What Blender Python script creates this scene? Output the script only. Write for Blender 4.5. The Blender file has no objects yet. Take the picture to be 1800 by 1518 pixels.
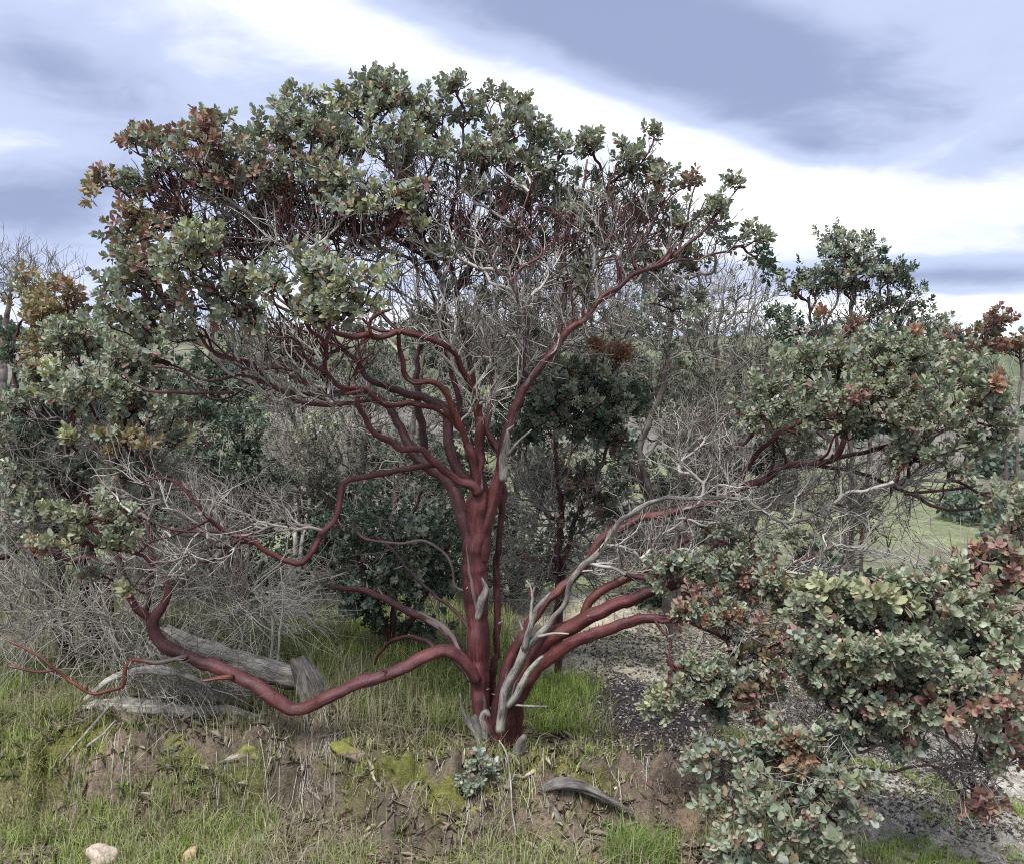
import bpy, math, random
import numpy as np
from mathutils import Vector, Matrix, kdtree

rng = np.random.default_rng(11)
random.seed(11)
scene = bpy.context.scene
COL = scene.collection

# ------------------------------------------------------------------ camera
EYE = 1.75
FPX = 1559.0                       # focal length in pixels of the 1800 px wide photograph
PITCH = math.atan((759 - 680) / FPX)
cam_d = bpy.data.cameras.new('camera')
cam = bpy.data.objects.new('camera', cam_d)
COL.objects.link(cam)
cam.location = (0, 0, EYE)
cam.rotation_euler = (math.pi / 2 - PITCH, 0, 0)
cam_d.sensor_fit = 'HORIZONTAL'
cam_d.sensor_width = 36
cam_d.lens = 36 * FPX / 1800
cam_d.clip_start = 0.05
cam_d.clip_end = 3000
scene.camera = cam

# ------------------------------------------------------------------ world
SUN_EL, SUN_AZ = math.radians(58), math.radians(205)   # azimuth clockwise from +Y
world = bpy.data.worlds.new('World')
scene.world = world
world.use_nodes = True
wt = world.node_tree
wt.nodes.clear()


def N(t, typ, **kw):
    n = t.nodes.new(typ)
    for k, v in kw.items():
        setattr(n, k, v)
    return n


def mth(t, op, a, b=None, c=None, clamp=False):
    n = t.nodes.new('ShaderNodeMath')
    n.operation = op
    n.use_clamp = clamp
    for i, v in enumerate((a, b, c)):
        if v is None:
            continue
        if isinstance(v, (int, float)):
            n.inputs[i].default_value = v
        else:
            t.links.new(v, n.inputs[i])
    return n.outputs[0]


def build_sky():
    t = wt
    tc = N(t, 'ShaderNodeTexCoord')
    sep = N(t, 'ShaderNodeSeparateXYZ')
    t.links.new(tc.outputs['Generated'], sep.inputs[0])
    x, y, z = sep.outputs
    az = mth(t, 'ARCTAN2', x, y)
    el = mth(t, 'ARCSINE', z)
    zz = mth(t, 'ADD', mth(t, 'MAXIMUM', z, 0.0), 0.22)
    px = mth(t, 'DIVIDE', x, zz)
    py = mth(t, 'DIVIDE', y, zz)
    cmb = N(t, 'ShaderNodeCombineXYZ')
    t.links.new(px, cmb.inputs[0])
    t.links.new(py, cmb.inputs[1])
    cmb.inputs[2].default_value = 3.1

    def noise(scale, detail, rough, dist, rot=0.35, sc=(1, 1, 1), off=(0, 0, 0)):
        mp = N(t, 'ShaderNodeMapping')
        mp.inputs['Rotation'].default_value = (0, 0, rot)
        mp.inputs['Scale'].default_value = sc
        mp.inputs['Location'].default_value = off
        t.links.new(cmb.outputs[0], mp.inputs[0])
        n = N(t, 'ShaderNodeTexNoise')
        n.inputs['Scale'].default_value = scale
        n.inputs['Detail'].default_value = detail
        n.inputs['Roughness'].default_value = rough
        n.inputs['Distortion'].default_value = dist
        t.links.new(mp.outputs[0], n.inputs['Vector'])
        return n.outputs['Fac']
    n1 = noise(0.9, 3, 0.5, 0.25, 0.4, (1, 1.4, 1))
    n2 = noise(2.6, 4, 0.58, 0.6, 0.3, (1, 1.15, 1), (4, 2, 0))
    b = mth(t, 'ADD', 0.60, mth(t, 'MULTIPLY', mth(t, 'SUBTRACT', n1, 0.5), 0.9))
    b = mth(t, 'ADD', b, mth(t, 'MULTIPLY', mth(t, 'SUBTRACT', n2, 0.5), 0.5))
    n3 = noise(6.5, 4, 0.6, 0.8, 0.2, (1, 1.3, 1), (1, 7, 0))
    b = mth(t, 'ADD', b, mth(t, 'MULTIPLY', mth(t, 'SUBTRACT', n3, 0.5), 0.24))
    # the formations in view: soft elliptical masses of thicker (dark) and thinner (bright) cloud
    lumps = [(1000, 30, 420, 80, 8, -0.5), (1290, 130, 380, 115, 16, -0.50), (1430, 262, 130, 36, 12, -0.3),
             (1740, 90, 240, 110, 0, -0.10), (60, 375, 260, 85, -5, -0.50), (80, 130, 320, 85, 10, -0.36),
             (1640, 485, 380, 30, 2, -0.42), (520, 40, 200, 45, 8, 0.30), (740, 110, 320, 45, 14, 0.22),
             (1130, 235, 240, 45, 16, 0.30), (1330, 345, 260, 70, 6, 0.30), (1700, 350, 240, 60, 0, 0.22),
             (120, 270, 220, 35, 0, 0.08), (1700, 240, 160, 30, -22, 0.15), (1500, 545, 600, 24, 0, 0.30),
             (500, 500, 500, 120, 0, 0.12), (1000, 420, 400, 100, 0, 0.12)]
    ae = N(t, 'ShaderNodeCombineXYZ')
    t.links.new(az, ae.inputs[0])
    t.links.new(el, ae.inputs[1])
    for (cx, cy, rx, ry, rot, w) in lumps:
        a0 = math.atan((cx - 900) / FPX)
        e0 = math.atan((680 - cy) / FPX * math.cos(a0))
        mp = N(t, 'ShaderNodeMapping', vector_type='TEXTURE')
        mp.inputs['Location'].default_value = (a0, e0, 0)
        mp.inputs['Rotation'].default_value = (0, 0, -math.radians(rot))
        mp.inputs['Scale'].default_value = (1.75 * rx / FPX, 1.75 * ry / FPX, 1)
        t.links.new(ae.outputs[0], mp.inputs[0])
        g = N(t, 'ShaderNodeTexGradient', gradient_type='QUADRATIC_SPHERE')
        t.links.new(mp.outputs[0], g.inputs[0])
        b = mth(t, 'MULTIPLY_ADD', g.outputs['Fac'], w * 1.25, b)
    ramp = N(t, 'ShaderNodeValToRGB')
    cr = ramp.color_ramp
    cr.interpolation = 'EASE'
    cr.elements[0].position = 0.12
    cr.elements[0].color = (0.31, 0.365, 0.57, 1)
    cr.elements[1].position = 1.0
    cr.elements[1].color = (1.9, 1.92, 1.95, 1)
    e = cr.elements.new(0.50)
    e.color = (0.55, 0.625, 0.86, 1)
    e = cr.elements.new(0.78)
    e.color = (0.90, 0.94, 1.02, 1)
    t.links.new(b, ramp.inputs[0])
    sky = N(t, 'ShaderNodeTexSky')
    sky.sky_type = 'NISHITA'
    sky.sun_disc = False
    sky.sun_elevation = SUN_EL
    sky.sun_rotation = SUN_AZ
    skys = N(t, 'ShaderNodeVectorMath', operation='SCALE')
    skys.inputs['Scale'].default_value = 0.10
    t.links.new(sky.outputs[0], skys.inputs[0])
    mix = N(t, 'ShaderNodeMix', data_type='RGBA')
    mix.inputs['Factor'].default_value = 0.90
    t.links.new(skys.outputs[0], mix.inputs['A'])
    t.links.new(ramp.outputs[0], mix.inputs['B'])
    bg = N(t, 'ShaderNodeBackground')
    bg.inputs['Strength'].default_value = 0.308
    t.links.new(mix.outputs['Result'], bg.inputs['Color'])
    out = N(t, 'ShaderNodeOutputWorld')
    t.links.new(bg.outputs[0], out.inputs[0])


build_sky()

# ------------------------------------------------------------------ sun (behind thin cloud) and exposure
sun_d = bpy.data.lights.new('sun', 'SUN')
sun_d.energy = 1.5
sun_d.angle = math.radians(25)
sun_d.color = (1.0, 0.98, 0.955)
sun = bpy.data.objects.new('sun', sun_d)
COL.objects.link(sun)
sd = Vector((math.sin(SUN_AZ) * math.cos(SUN_EL), math.cos(SUN_AZ) * math.cos(SUN_EL), math.sin(SUN_EL)))
sun.rotation_euler = sd.to_track_quat('Z', 'Y').to_euler()
sun.location = (0, 0, 30)
scene.view_settings.view_transform = 'Standard'
scene.view_settings.look = 'None'
scene.view_settings.exposure = 1.95
scene.view_settings.gamma = 1.0
scene.view_settings.use_curve_mapping = False
scene.cycles.max_bounces = 4
scene.cycles.diffuse_bounces = 2
scene.cycles.glossy_bounces = 1
scene.cycles.transmission_bounces = 2
scene.cycles.use_denoising = False
scene.cycles.filter_width = 1.1

# ------------------------------------------------------------------ helpers
CP, SP = math.cos(PITCH), math.sin(PITCH)


def W(px, py, y):
    """the point at depth y (metres north of the camera) seen at a photograph pixel"""
    u = (px - 900) / FPX
    v = (759 - py) / FPX
    dy = CP + v * SP
    dz = -SP + v * CP
    return np.array((u / dy * y, y, EYE + dz / dy * y))


def PXM(y):
    return y / FPX


def sstep(a, b, x):
    t = np.clip((x - a) / (b - a), 0, 1)
    return t * t * (3 - 2 * t)


def _hash(ix, iy, s):
    h = (ix.astype(np.int64) * 374761393 + iy.astype(np.int64) * 668265263 + s * 974711) & 0x7fffffff
    h = ((h ^ (h >> 13)) * 1274126177) & 0x7fffffff
    h = h ^ (h >> 16)
    return (h & 0xffff) / 65535.0


def vnoise(x, y, s=0):
    x = np.asarray(x, float)
    y = np.asarray(y, float)
    ix = np.floor(x)
    iy = np.floor(y)
    fx = x - ix
    fy = y - iy
    fx = fx * fx * (3 - 2 * fx)
    fy = fy * fy * (3 - 2 * fy)
    a = _hash(ix, iy, s)
    b = _hash(ix + 1, iy, s)
    c = _hash(ix, iy + 1, s)
    d = _hash(ix + 1, iy + 1, s)
    return (a * (1 - fx) + b * fx) * (1 - fy) + (c * (1 - fx) + d * fx) * fy - 0.5


def cells(x, y, s=0):
    """blocky cell noise: width of the gap to the next cell and a height per cell"""
    ix, iy = np.floor(x), np.floor(y)
    f1 = np.full(x.shape, 9.0)
    f2 = np.full(x.shape, 9.0)
    hv = np.zeros(x.shape)
    for dx in (-1, 0, 1):
        for dy in (-1, 0, 1):
            cx, cy = ix + dx, iy + dy
            d = np.hypot(cx + _hash(cx, cy, s) - x, cy + _hash(cx, cy, s + 51) - y)
            nearer = d < f1
            f2 = np.where(nearer, f1, np.minimum(f2, d))
            hv = np.where(nearer, _hash(cx, cy, s + 99), hv)
            f1 = np.where(nearer, d, f1)
    return f2 - f1, hv


def fbm(x, y, s=0, o=4):
    r = 0
    a = 1.0
    for i in range(o):
        r = r + a * vnoise(x, y, s + i * 17)
        x = x * 2.03 + 5.1
        y = y * 2.03 + 3.7
        a *= 0.5
    return r


class Acc:
    """collects vertices, faces and a colour per vertex and builds one mesh"""

    def __init__(self):
        self.v, self.f, self.c, self.n, self.g = [], {}, [], 0, []

    def add(self, v, faces, col, grain=None):
        v = np.asarray(v, np.float32)
        self.v.append(v)
        self.g.append(grain)
        c = np.empty((len(v), 3), np.float32)
        c[:] = col
        self.c.append(c)
        for f in faces:
            f = np.asarray(f)
            if len(f):
                self.f.setdefault(f.shape[1], []).append(f + self.n)
        self.n += len(v)

    def mesh(self, name, mat, smooth=True):
        me = bpy.data.meshes.new(name)
        if self.n == 0:
            return me
        v = np.concatenate(self.v)
        c = np.concatenate(self.c)
        loops, starts, tot = [], [], 0
        for k, fl in self.f.items():
            f = np.concatenate(fl)
            loops.append(f.ravel())
            starts.append(tot + np.arange(len(f)) * k)
            tot += f.size
        loops = np.concatenate(loops).astype(np.int32)
        starts = np.concatenate(starts).astype(np.int32)
        me.vertices.add(len(v))
        me.vertices.foreach_set('co', v.ravel())
        me.loops.add(len(loops))
        me.loops.foreach_set('vertex_index', loops)
        me.polygons.add(len(starts))
        me.polygons.foreach_set('loop_start', starts)
        if smooth:
            me.polygons.foreach_set('use_smooth', np.ones(len(starts), bool))
        at = me.color_attributes.new('Col', 'FLOAT_COLOR', 'POINT')
        c4 = np.ones((len(v), 4), np.float32)
        c4[:, :3] = c
        at.data.foreach_set('color', c4.ravel())
        if any(g is not None for g in self.g):
            ga = np.concatenate([np.zeros((len(w), 3), np.float32) if g is None else np.asarray(g, np.float32) for g, w in zip(self.g, self.v)])
            me.attributes.new('Grain', 'FLOAT_VECTOR', 'POINT').data.foreach_set('vector', ga.ravel())
        me.materials.append(mat)
        me.update(calc_edges=True)
        me.validate()
        return me

    def obj(self, name, mat, parent=None, smooth=True):
        o = bpy.data.objects.new(name, self.mesh(name, mat, smooth))
        COL.objects.link(o)
        if parent:
            o.parent = parent
            o.matrix_parent_inverse = Matrix.Translation(-Vector(parent.location))
        return o


def tag(o, label=None, cat=None, group=None, kind=None):
    if label:
        o['label'] = label
    if cat:
        o['category'] = cat
    if group:
        o['group'] = group
    if kind:
        o['kind'] = kind
    return o


def empty(name, loc):
    o = bpy.data.objects.new(name, None)
    o.empty_display_size = 0.1
    o.location = tuple(float(a) for a in loc)
    COL.objects.link(o)
    return o


def norm(v):
    v = np.asarray(v, float)
    return v / (np.linalg.norm(v, axis=-1, keepdims=True) + 1e-9)


def catmull(P, step):
    P = np.asarray(P, float)
    Q = np.vstack([2 * P[0] - P[1], P, 2 * P[-1] - P[-2]])
    out = []
    for i in range(1, len(Q) - 2):
        p0, p1, p2, p3 = Q[i - 1], Q[i], Q[i + 1], Q[i + 2]
        n = max(2, int(np.linalg.norm((p2 - p1)[:3]) / step))
        t = np.linspace(0, 1, n, endpoint=False)[:, None]
        out.append(0.5 * (2 * p1 + (p2 - p0) * t + (2 * p0 - 5 * p1 + 4 * p2 - p3) * t ** 2 + (3 * p1 - p0 - 3 * p2 + p3) * t ** 3))
    out.append(P[-1:])
    return np.vstack(out)


def tube(acc, P, R, sides, col, flute=0.0, seed=0, cap=True):
    """a tube along P with radii R; flute: lengthwise ridges as on an old manzanita stem"""
    P = np.asarray(P, float)
    n = len(P)
    R = np.broadcast_to(np.asarray(R, float), (n,))
    T = np.gradient(P, axis=0)
    T = norm(T)
    if sides <= 4:
        m = norm(P[-1] - P[0])
        ref = np.array((0, 0, 1.0)) if abs(m[2]) < 0.75 else np.array((1.0, 0.3, 0))
        A = norm(np.cross(T, ref))
        B = np.cross(T, A)
    else:
        A = np.zeros((n, 3))
        a = np.cross(T[0], (0.3, 0.2, 1.0) if abs(T[0][2]) < 0.8 else (1.0, 0.2, 0))
        for i in range(n):
            a = a - T[i] * np.dot(a, T[i])
            a = a / (np.linalg.norm(a) + 1e-9)
            A[i] = a
        B = np.cross(T, A)
    ang = np.arange(sides) * 2 * math.pi / sides
    rr = R[:, None] * np.ones(sides)
    if flute > 0:
        r0 = np.random.default_rng(seed)
        s = np.linspace(0, 1, n)[:, None] * n * 0.05
        for k, am in ((2, 1.0), (3, 0.9), (5, 0.5)):
            rr = rr * (1 + flute * am * np.sin(k * ang[None] + r0.uniform(0, 6) + s * r0.uniform(-0.8, 0.8) + 0.6 * np.sin(s * r0.uniform(.4, 1) + r0.uniform(0, 6))))
        rr = rr * (1 + flute * 0.5 * (vnoise(np.arange(n) * 0.21, np.full(n, seed * 1.7)))[:, None] * 2)
    V = P[:, None, :] + rr[:, :, None] * (A[:, None, :] * np.cos(ang)[None, :, None] + B[:, None, :] * np.sin(ang)[None, :, None])
    idx = np.arange(n * sides).reshape(n, sides)
    q = np.stack([idx[:-1], np.roll(idx[:-1], -1, 1), np.roll(idx[1:], -1, 1), idx[1:]], -1).reshape(-1, 4)
    c = np.asarray(col, float)
    if c.ndim == 2:
        c = np.repeat(c, sides, 0)
    faces = [q]
    if cap and sides > 4:
        faces += [idx[-1][None, :], idx[0][::-1][None, :]]
    gr = None
    if sides > 4:
        arc = np.concatenate([[0], np.cumsum(np.linalg.norm(np.diff(P, axis=0), axis=1))])
        rm = float(np.mean(R))
        gr = np.stack([np.cos(ang)[None] * rm + 0 * arc[:, None], np.sin(ang)[None] * rm + 0 * arc[:, None], arc[:, None] * 0.13 + seed * 0.37 + 0 * ang[None]], -1).reshape(-1, 3)
    acc.add(V.reshape(-1, 3), faces, c, gr)


def tube_batch(acc, P, R, C, sides=3):
    """many thin twigs of the same point count at once: P (N,m,3), R (N,m), C (N,3)"""
    N_, m = P.shape[:2]
    T = norm(np.gradient(P, axis=1))
    mean = norm(P[:, -1] - P[:, 0])
    ref = np.where(np.abs(mean[:, 2:3]) < 0.75, np.array([[0, 0, 1.0]]), np.array([[1.0, 0.3, 0]]))
    A = norm(np.cross(T, ref[:, None, :]))
    B = np.cross(T, A)
    ang = np.arange(sides) * 2 * math.pi / sides
    V = P[:, :, None] + R[:, :, None, None] * (A[:, :, None] * np.cos(ang)[None, None, :, None] + B[:, :, None] * np.sin(ang)[None, None, :, None])
    idx = np.arange(N_ * m * sides).reshape(N_, m, sides)
    a, b = idx[:, :-1], idx[:, 1:]
    q = np.stack([a, np.roll(a, -1, 2), np.roll(b, -1, 2), b], -1).reshape(-1, 4)
    acc.add(V.reshape(-1, 3), [q], np.repeat(C, m * sides, 0))


# ------------------------------------------------------------------ materials
def newmat(name):
    m = bpy.data.materials.new(name)
    m.use_nodes = True
    t = m.node_tree
    t.nodes.clear()
    out = N(t, 'ShaderNodeOutputMaterial')
    b = N(t, 'ShaderNodeBsdfPrincipled')
    t.links.new(b.outputs[0], out.inputs[0])
    return m, t, b, out


def tnoise(t, scale, detail=4, rough=0.6, vec=None, dist=0.0):
    n = N(t, 'ShaderNodeTexNoise')
    n.inputs['Scale'].default_value = scale
    n.inputs['Detail'].default_value = detail
    n.inputs['Roughness'].default_value = rough
    n.inputs['Distortion'].default_value = dist
    if vec is not None:
        t.links.new(vec, n.inputs['Vector'])
    return n


def mapr(t, v, a, b, c, d):
    n = N(t, 'ShaderNodeMapRange')
    t.links.new(v, n.inputs[0])
    for i, k in enumerate((a, b, c, d)):
        n.inputs[i + 1].default_value = k
    return n.outputs[0]


def mixc(t, fac, a, b, typ='MIX'):
    n = N(t, 'ShaderNodeMix', data_type='RGBA', blend_type=typ)
    for k, v in (('Factor', fac), ('A', a), ('B', b)):
        if isinstance(v, (int, float)):
            n.inputs[k].default_value = v
        elif isinstance(v, tuple):
            n.inputs[k].default_value = v
        else:
            t.links.new(v, n.inputs[k])
    return n.outputs['Result']


def scalec(t, col, fac):
    n = N(t, 'ShaderNodeVectorMath', operation='SCALE')
    t.links.new(col, n.inputs[0])
    t.links.new(fac, n.inputs['Scale'])
    return n.outputs[0]


def bump(t, b, h, strength, dist):
    n = N(t, 'ShaderNodeBump')
    n.inputs['Strength'].default_value = strength
    n.inputs['Distance'].default_value = dist
    t.links.new(h, n.inputs['Height'])
    t.links.new(n.outputs[0], b.inputs['Normal'])


def attr_col(t):
    a = N(t, 'ShaderNodeAttribute')
    a.attribute_name = 'Col'
    return a.outputs['Color']


def grain(t):
    a = N(t, 'ShaderNodeAttribute')
    a.attribute_name = 'Grain'
    return a.outputs['Vector']


def make_bark():
    m, t, b, _ = newmat('manzanita_bark')
    tc = N(t, 'ShaderNodeTexCoord')
    c = attr_col(t)
    n1 = tnoise(t, 70, 6, 0.65, grain(t), 0.8)          # streaks along the stem
    n2 = tnoise(t, 6, 4, 0.6, tc.outputs['Object'])
    n3 = tnoise(t, 85, 4, 0.65, tc.outputs['Object'])
    c = scalec(t, c, mapr(t, n1.outputs['Fac'], 0.3, 0.7, 0.45, 1.5))
    c = scalec(t, c, mapr(t, n2.outputs['Fac'], 0.35, 0.65, 0.5, 1.45))
    nv = tnoise(t, 3.1, 3, 0.6, tc.outputs['Object'], 0.5)
    c = mixc(t, mapr(t, nv.outputs['Fac'], 0.5, 0.68, 0, 0.4), c, (0.17, 0.048, 0.028, 1))
    fl = mapr(t, n3.outputs['Fac'], 0.60, 0.66, 0, 0.6)  # flakes of old bark
    c = mixc(t, fl, c, (0.13, 0.075, 0.065, 1))
    bl = mapr(t, n1.outputs['Fac'], 0.55, 0.8, 0, 0.22)  # greyish bloom
    c = mixc(t, bl, c, (0.21, 0.13, 0.13, 1))
    n4 = tnoise(t, 17, 3, 0.55, grain(t), 1.2)           # strips where the bark has died back to grey
    c = mixc(t, mapr(t, n4.outputs['Fac'], 0.64, 0.67, 0, 0.75), c, (0.19, 0.165, 0.15, 1))
    c = mixc(t, mapr(t, n4.outputs['Fac'], 0.30, 0.36, 0.6, 0), c, (0.055, 0.022, 0.022, 1))
    t.links.new(c, b.inputs['Base Color'])
    t.links.new(mapr(t, n1.outputs['Fac'], 0.3, 0.7, 0.38, 0.65), b.inputs['Roughness'])
    b.inputs['Specular IOR Level'].default_value = 0.35
    bump(t, b, mth(t, 'ADD', n1.outputs['Fac'], mth(t, 'MULTIPLY', n3.outputs['Fac'], 0.3)), 0.55, 0.008)
    return m


def make_wood():
    m, t, b, _ = newmat('weathered_wood')
    tc = N(t, 'ShaderNodeTexCoord')
    c = attr_col(t)
    n1 = tnoise(t, 130, 6, 0.7, grain(t), 0.6)
    n2 = tnoise(t, 9, 4, 0.6, tc.outputs['Object'])
    c = scalec(t, c, mapr(t, n1.outputs['Fac'], 0.32, 0.68, 0.25, 1.4))
    c = scalec(t, c, mapr(t, n2.outputs['Fac'], 0.35, 0.65, 0.6, 1.25))
    li = mapr(t, n2.outputs['Fac'], 0.54, 0.66, 0, 0.45)  # lichen
    c = mixc(t, li, c, (0.30, 0.33, 0.22, 1))
    t.links.new(c, b.inputs['Base Color'])
    b.inputs['Roughness'].default_value = 0.9
    b.inputs['Specular IOR Level'].default_value = 0.15
    bump(t, b, n1.outputs['Fac'], 0.9, 0.012)
    return m


def make_twig():
    m, t, b, _ = newmat('twig_bark')
    tc = N(t, 'ShaderNodeTexCoord')
    c = attr_col(t)
    t.links.new(c, b.inputs['Base Color'])
    b.inputs['Roughness'].default_value = 0.75
    b.inputs['Specular IOR Level'].default_value = 0.2
    return m


def make_leaf(name, transl=0.22, rough=0.5, spec=0.35):
    m, t, b, out = newmat(name)
    c = attr_col(t)
    oi = N(t, 'ShaderNodeObjectInfo')
    c = scalec(t, c, mapr(t, oi.outputs['Random'], 0, 1, 0.85, 1.18))
    t.links.new(c, b.inputs['Base Color'])
    b.inputs['Roughness'].default_value = rough
    b.inputs['Specular IOR Level'].default_value = spec
    tr = N(t, 'ShaderNodeBsdfTranslucent')
    yel = mixc(t, 1.0, c, (1.15, 1.2, 0.7, 1), 'MULTIPLY')
    t.links.new(yel, tr.inputs['Color'])
    ms = N(t, 'ShaderNodeMixShader')
    ms.inputs[0].default_value = transl
    t.links.new(b.outputs[0], ms.inputs[1])
    t.links.new(tr.outputs[0], ms.inputs[2])
    t.links.new(ms.outputs[0], out.inputs[0])
    return m


def make_ground():
    m, t, b, _ = newmat('soil')
    tc = N(t, 'ShaderNodeTexCoord')
    c = attr_col(t)
    n1 = tnoise(t, 38, 6, 0.7, tc.outputs['Object'])
    n2 = tnoise(t, 5.5, 5, 0.65, tc.outputs['Object'])
    n3 = tnoise(t, 140, 3, 0.6, tc.outputs['Object'])
    c = scalec(t, c, mapr(t, n1.outputs['Fac'], 0.3, 0.7, 0.55, 1.4))
    c = scalec(t, c, mapr(t, n2.outputs['Fac'], 0.35, 0.65, 0.72, 1.25))
    c = scalec(t, c, mapr(t, n3.outputs['Fac'], 0.35, 0.65, 0.75, 1.25))
    n5 = tnoise(t, 0.9, 5, 0.7, tc.outputs['Object'])
    c = scalec(t, c, mapr(t, n5.outputs['Fac'], 0.35, 0.65, 0.68, 1.3))
    c = mixc(t, mapr(t, n5.outputs['Fac'], 0.36, 0.46, 0.5, 0), c, (0.15, 0.125, 0.105, 1))
    n4 = tnoise(t, 0.09, 5, 0.6, tc.outputs['Object'])
    c = scalec(t, c, mapr(t, n4.outputs['Fac'], 0.35, 0.65, 0.8, 1.2))
    t.links.new(c, b.inputs['Base Color'])
    b.inputs['Roughness'].default_value = 0.95
    b.inputs['Specular IOR Level'].default_value = 0.1
    ad = mth(t, 'ADD', n1.outputs['Fac'], mth(t, 'MULTIPLY', n3.outputs['Fac'], 0.5))
    bump(t, b, ad, 0.8, 0.02)
    return m


def make_rock():
    m, t, b, _ = newmat('rock')
    tc = N(t, 'ShaderNodeTexCoord')
    c = attr_col(t)
    n1 = tnoise(t, 30, 6, 0.7, tc.outputs['Object'])
    n2 = tnoise(t, 90, 4, 0.7, tc.outputs['Object'])
    c = scalec(t, c, mapr(t, n1.outputs['Fac'], 0.3, 0.7, 0.7, 1.25))
    c = scalec(t, c, mapr(t, n2.outputs['Fac'], 0.3, 0.7, 0.75, 1.2))
    t.links.new(c, b.inputs['Base Color'])
    b.inputs['Roughness'].default_value = 0.9
    bump(t, b, n2.outputs['Fac'], 0.6, 0.006)
    return m


M_BARK, M_WOOD, M_TWIG, M_GROUND, M_ROCK = make_bark(), make_wood(), make_twig(), make_ground(), make_rock()
M_LEAF = make_leaf('manzanita_leaf')
M_GRASS = make_leaf('grass_blade', 0.3, 0.6, 0.2)
M_LITTER = make_leaf('dead_leaf', 0.08, 0.85, 0.1)

# ------------------------------------------------------------------ ground


def edge_y(x):
    return 4.0 + 0.16 * fbm(x * 1.7, x * 0 + 2.2, 3) + 0.15 * sstep(-0.15, -0.9, x) + 0.10 * sstep(1.6, 0.5, x) * sstep(0.0, 0.5, x)


def H(x, y, fine=True):
    x = np.asarray(x, float)
    y = np.asarray(y, float)
    ye = edge_y(x)
    top = 0.10 * sstep(-0.15, -0.8, x) + 0.015 * np.clip(y - ye, 0, 4)
    top = top - 0.24 * np.clip(x - 0.75, 0, 3) * sstep(7.5, 5.0, y) - 0.10 * np.clip(x - 3.75, 0, 20) * sstep(60, 10, y)
    # the ground falls into a valley behind and a far slope rises beyond it
    d = np.clip(y - 7.2, 0, None)
    val = -0.20 * d * (1 - sstep(18, 46, y)) - 5.2 * sstep(14, 46, y)
    rdg = 165 + 0.12 * x + 30 * fbm(x * 0.012, x * 0 + 1.3, 9, 3)
    hill = 16.5 * sstep(40, 1, np.abs(0 * y)) * sstep(44, 1.0 * rdg, y) ** 1.15
    und = 2.2 * fbm(x * 0.03, y * 0.03, 5, 4) * sstep(20, 60, y) + 0.5 * fbm(x * 0.2, y * 0.2, 6, 3) * sstep(9, 25, y)
    far = -6.0 * sstep(170, 420, y)
    top = top + val + hill + und + far
    low = -0.20 - 0.045 * np.clip(ye - 0.22 - y, 0, 5) - 0.07 * np.clip(x - 0.9, 0, 2)
    b = sstep(-0.02, 0.30, ye - y + 0.10 * fbm(x * 4.3, y * 4.3, 12, 4))
    low = np.minimum(low, top)
    z = top * (1 - b) + low * b
    near = sstep(9, 5.5, y)
    z = z + near * (0.055 * fbm(x * 3.1, y * 3.1, 21, 4))
    if fine:
        clod = np.abs(fbm(x * 7.5, y * 7.5, 33, 3))
        face = sstep(0.3, 0.0, np.abs(ye - 0.12 - y) - 0.12)
        wx = x + 0.06 * fbm(x * 7, y * 7, 14, 3)
        wy = y + 0.06 * fbm(x * 7, y * 7, 15, 3)
        gap, hv = cells(wx * 5.2, wy * 8.0, 7)
        gap2, hv2 = cells(wx * 14.0, wy * 17.0, 8)
        blk = sstep(0.0, 0.22, gap) * (0.35 + hv) - 0.6
        blk2 = sstep(0.0, 0.3, gap2) * (0.3 + hv2) - 0.5
        band = sstep(0.42, 0.12, np.abs(ye - 0.06 - y)) * sstep(1.6, 1.0, x)
        z = z + near * band * (0.055 * blk + 0.028 * blk2 + 0.02 * fbm(x * 33, y * 33, 43, 3))
        z = z + near * (0.06 * face * (clod * 2 - 0.4) + 0.02 * fbm(x * 15, y * 15, 41, 4))
    return z


def grow(a, first, ratio, end):
    out = [a]
    s = first
    while abs(out[-1]) < abs(end):
        out.append(out[-1] + math.copysign(s, end))
        s *= ratio
    return out[1:]


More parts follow.
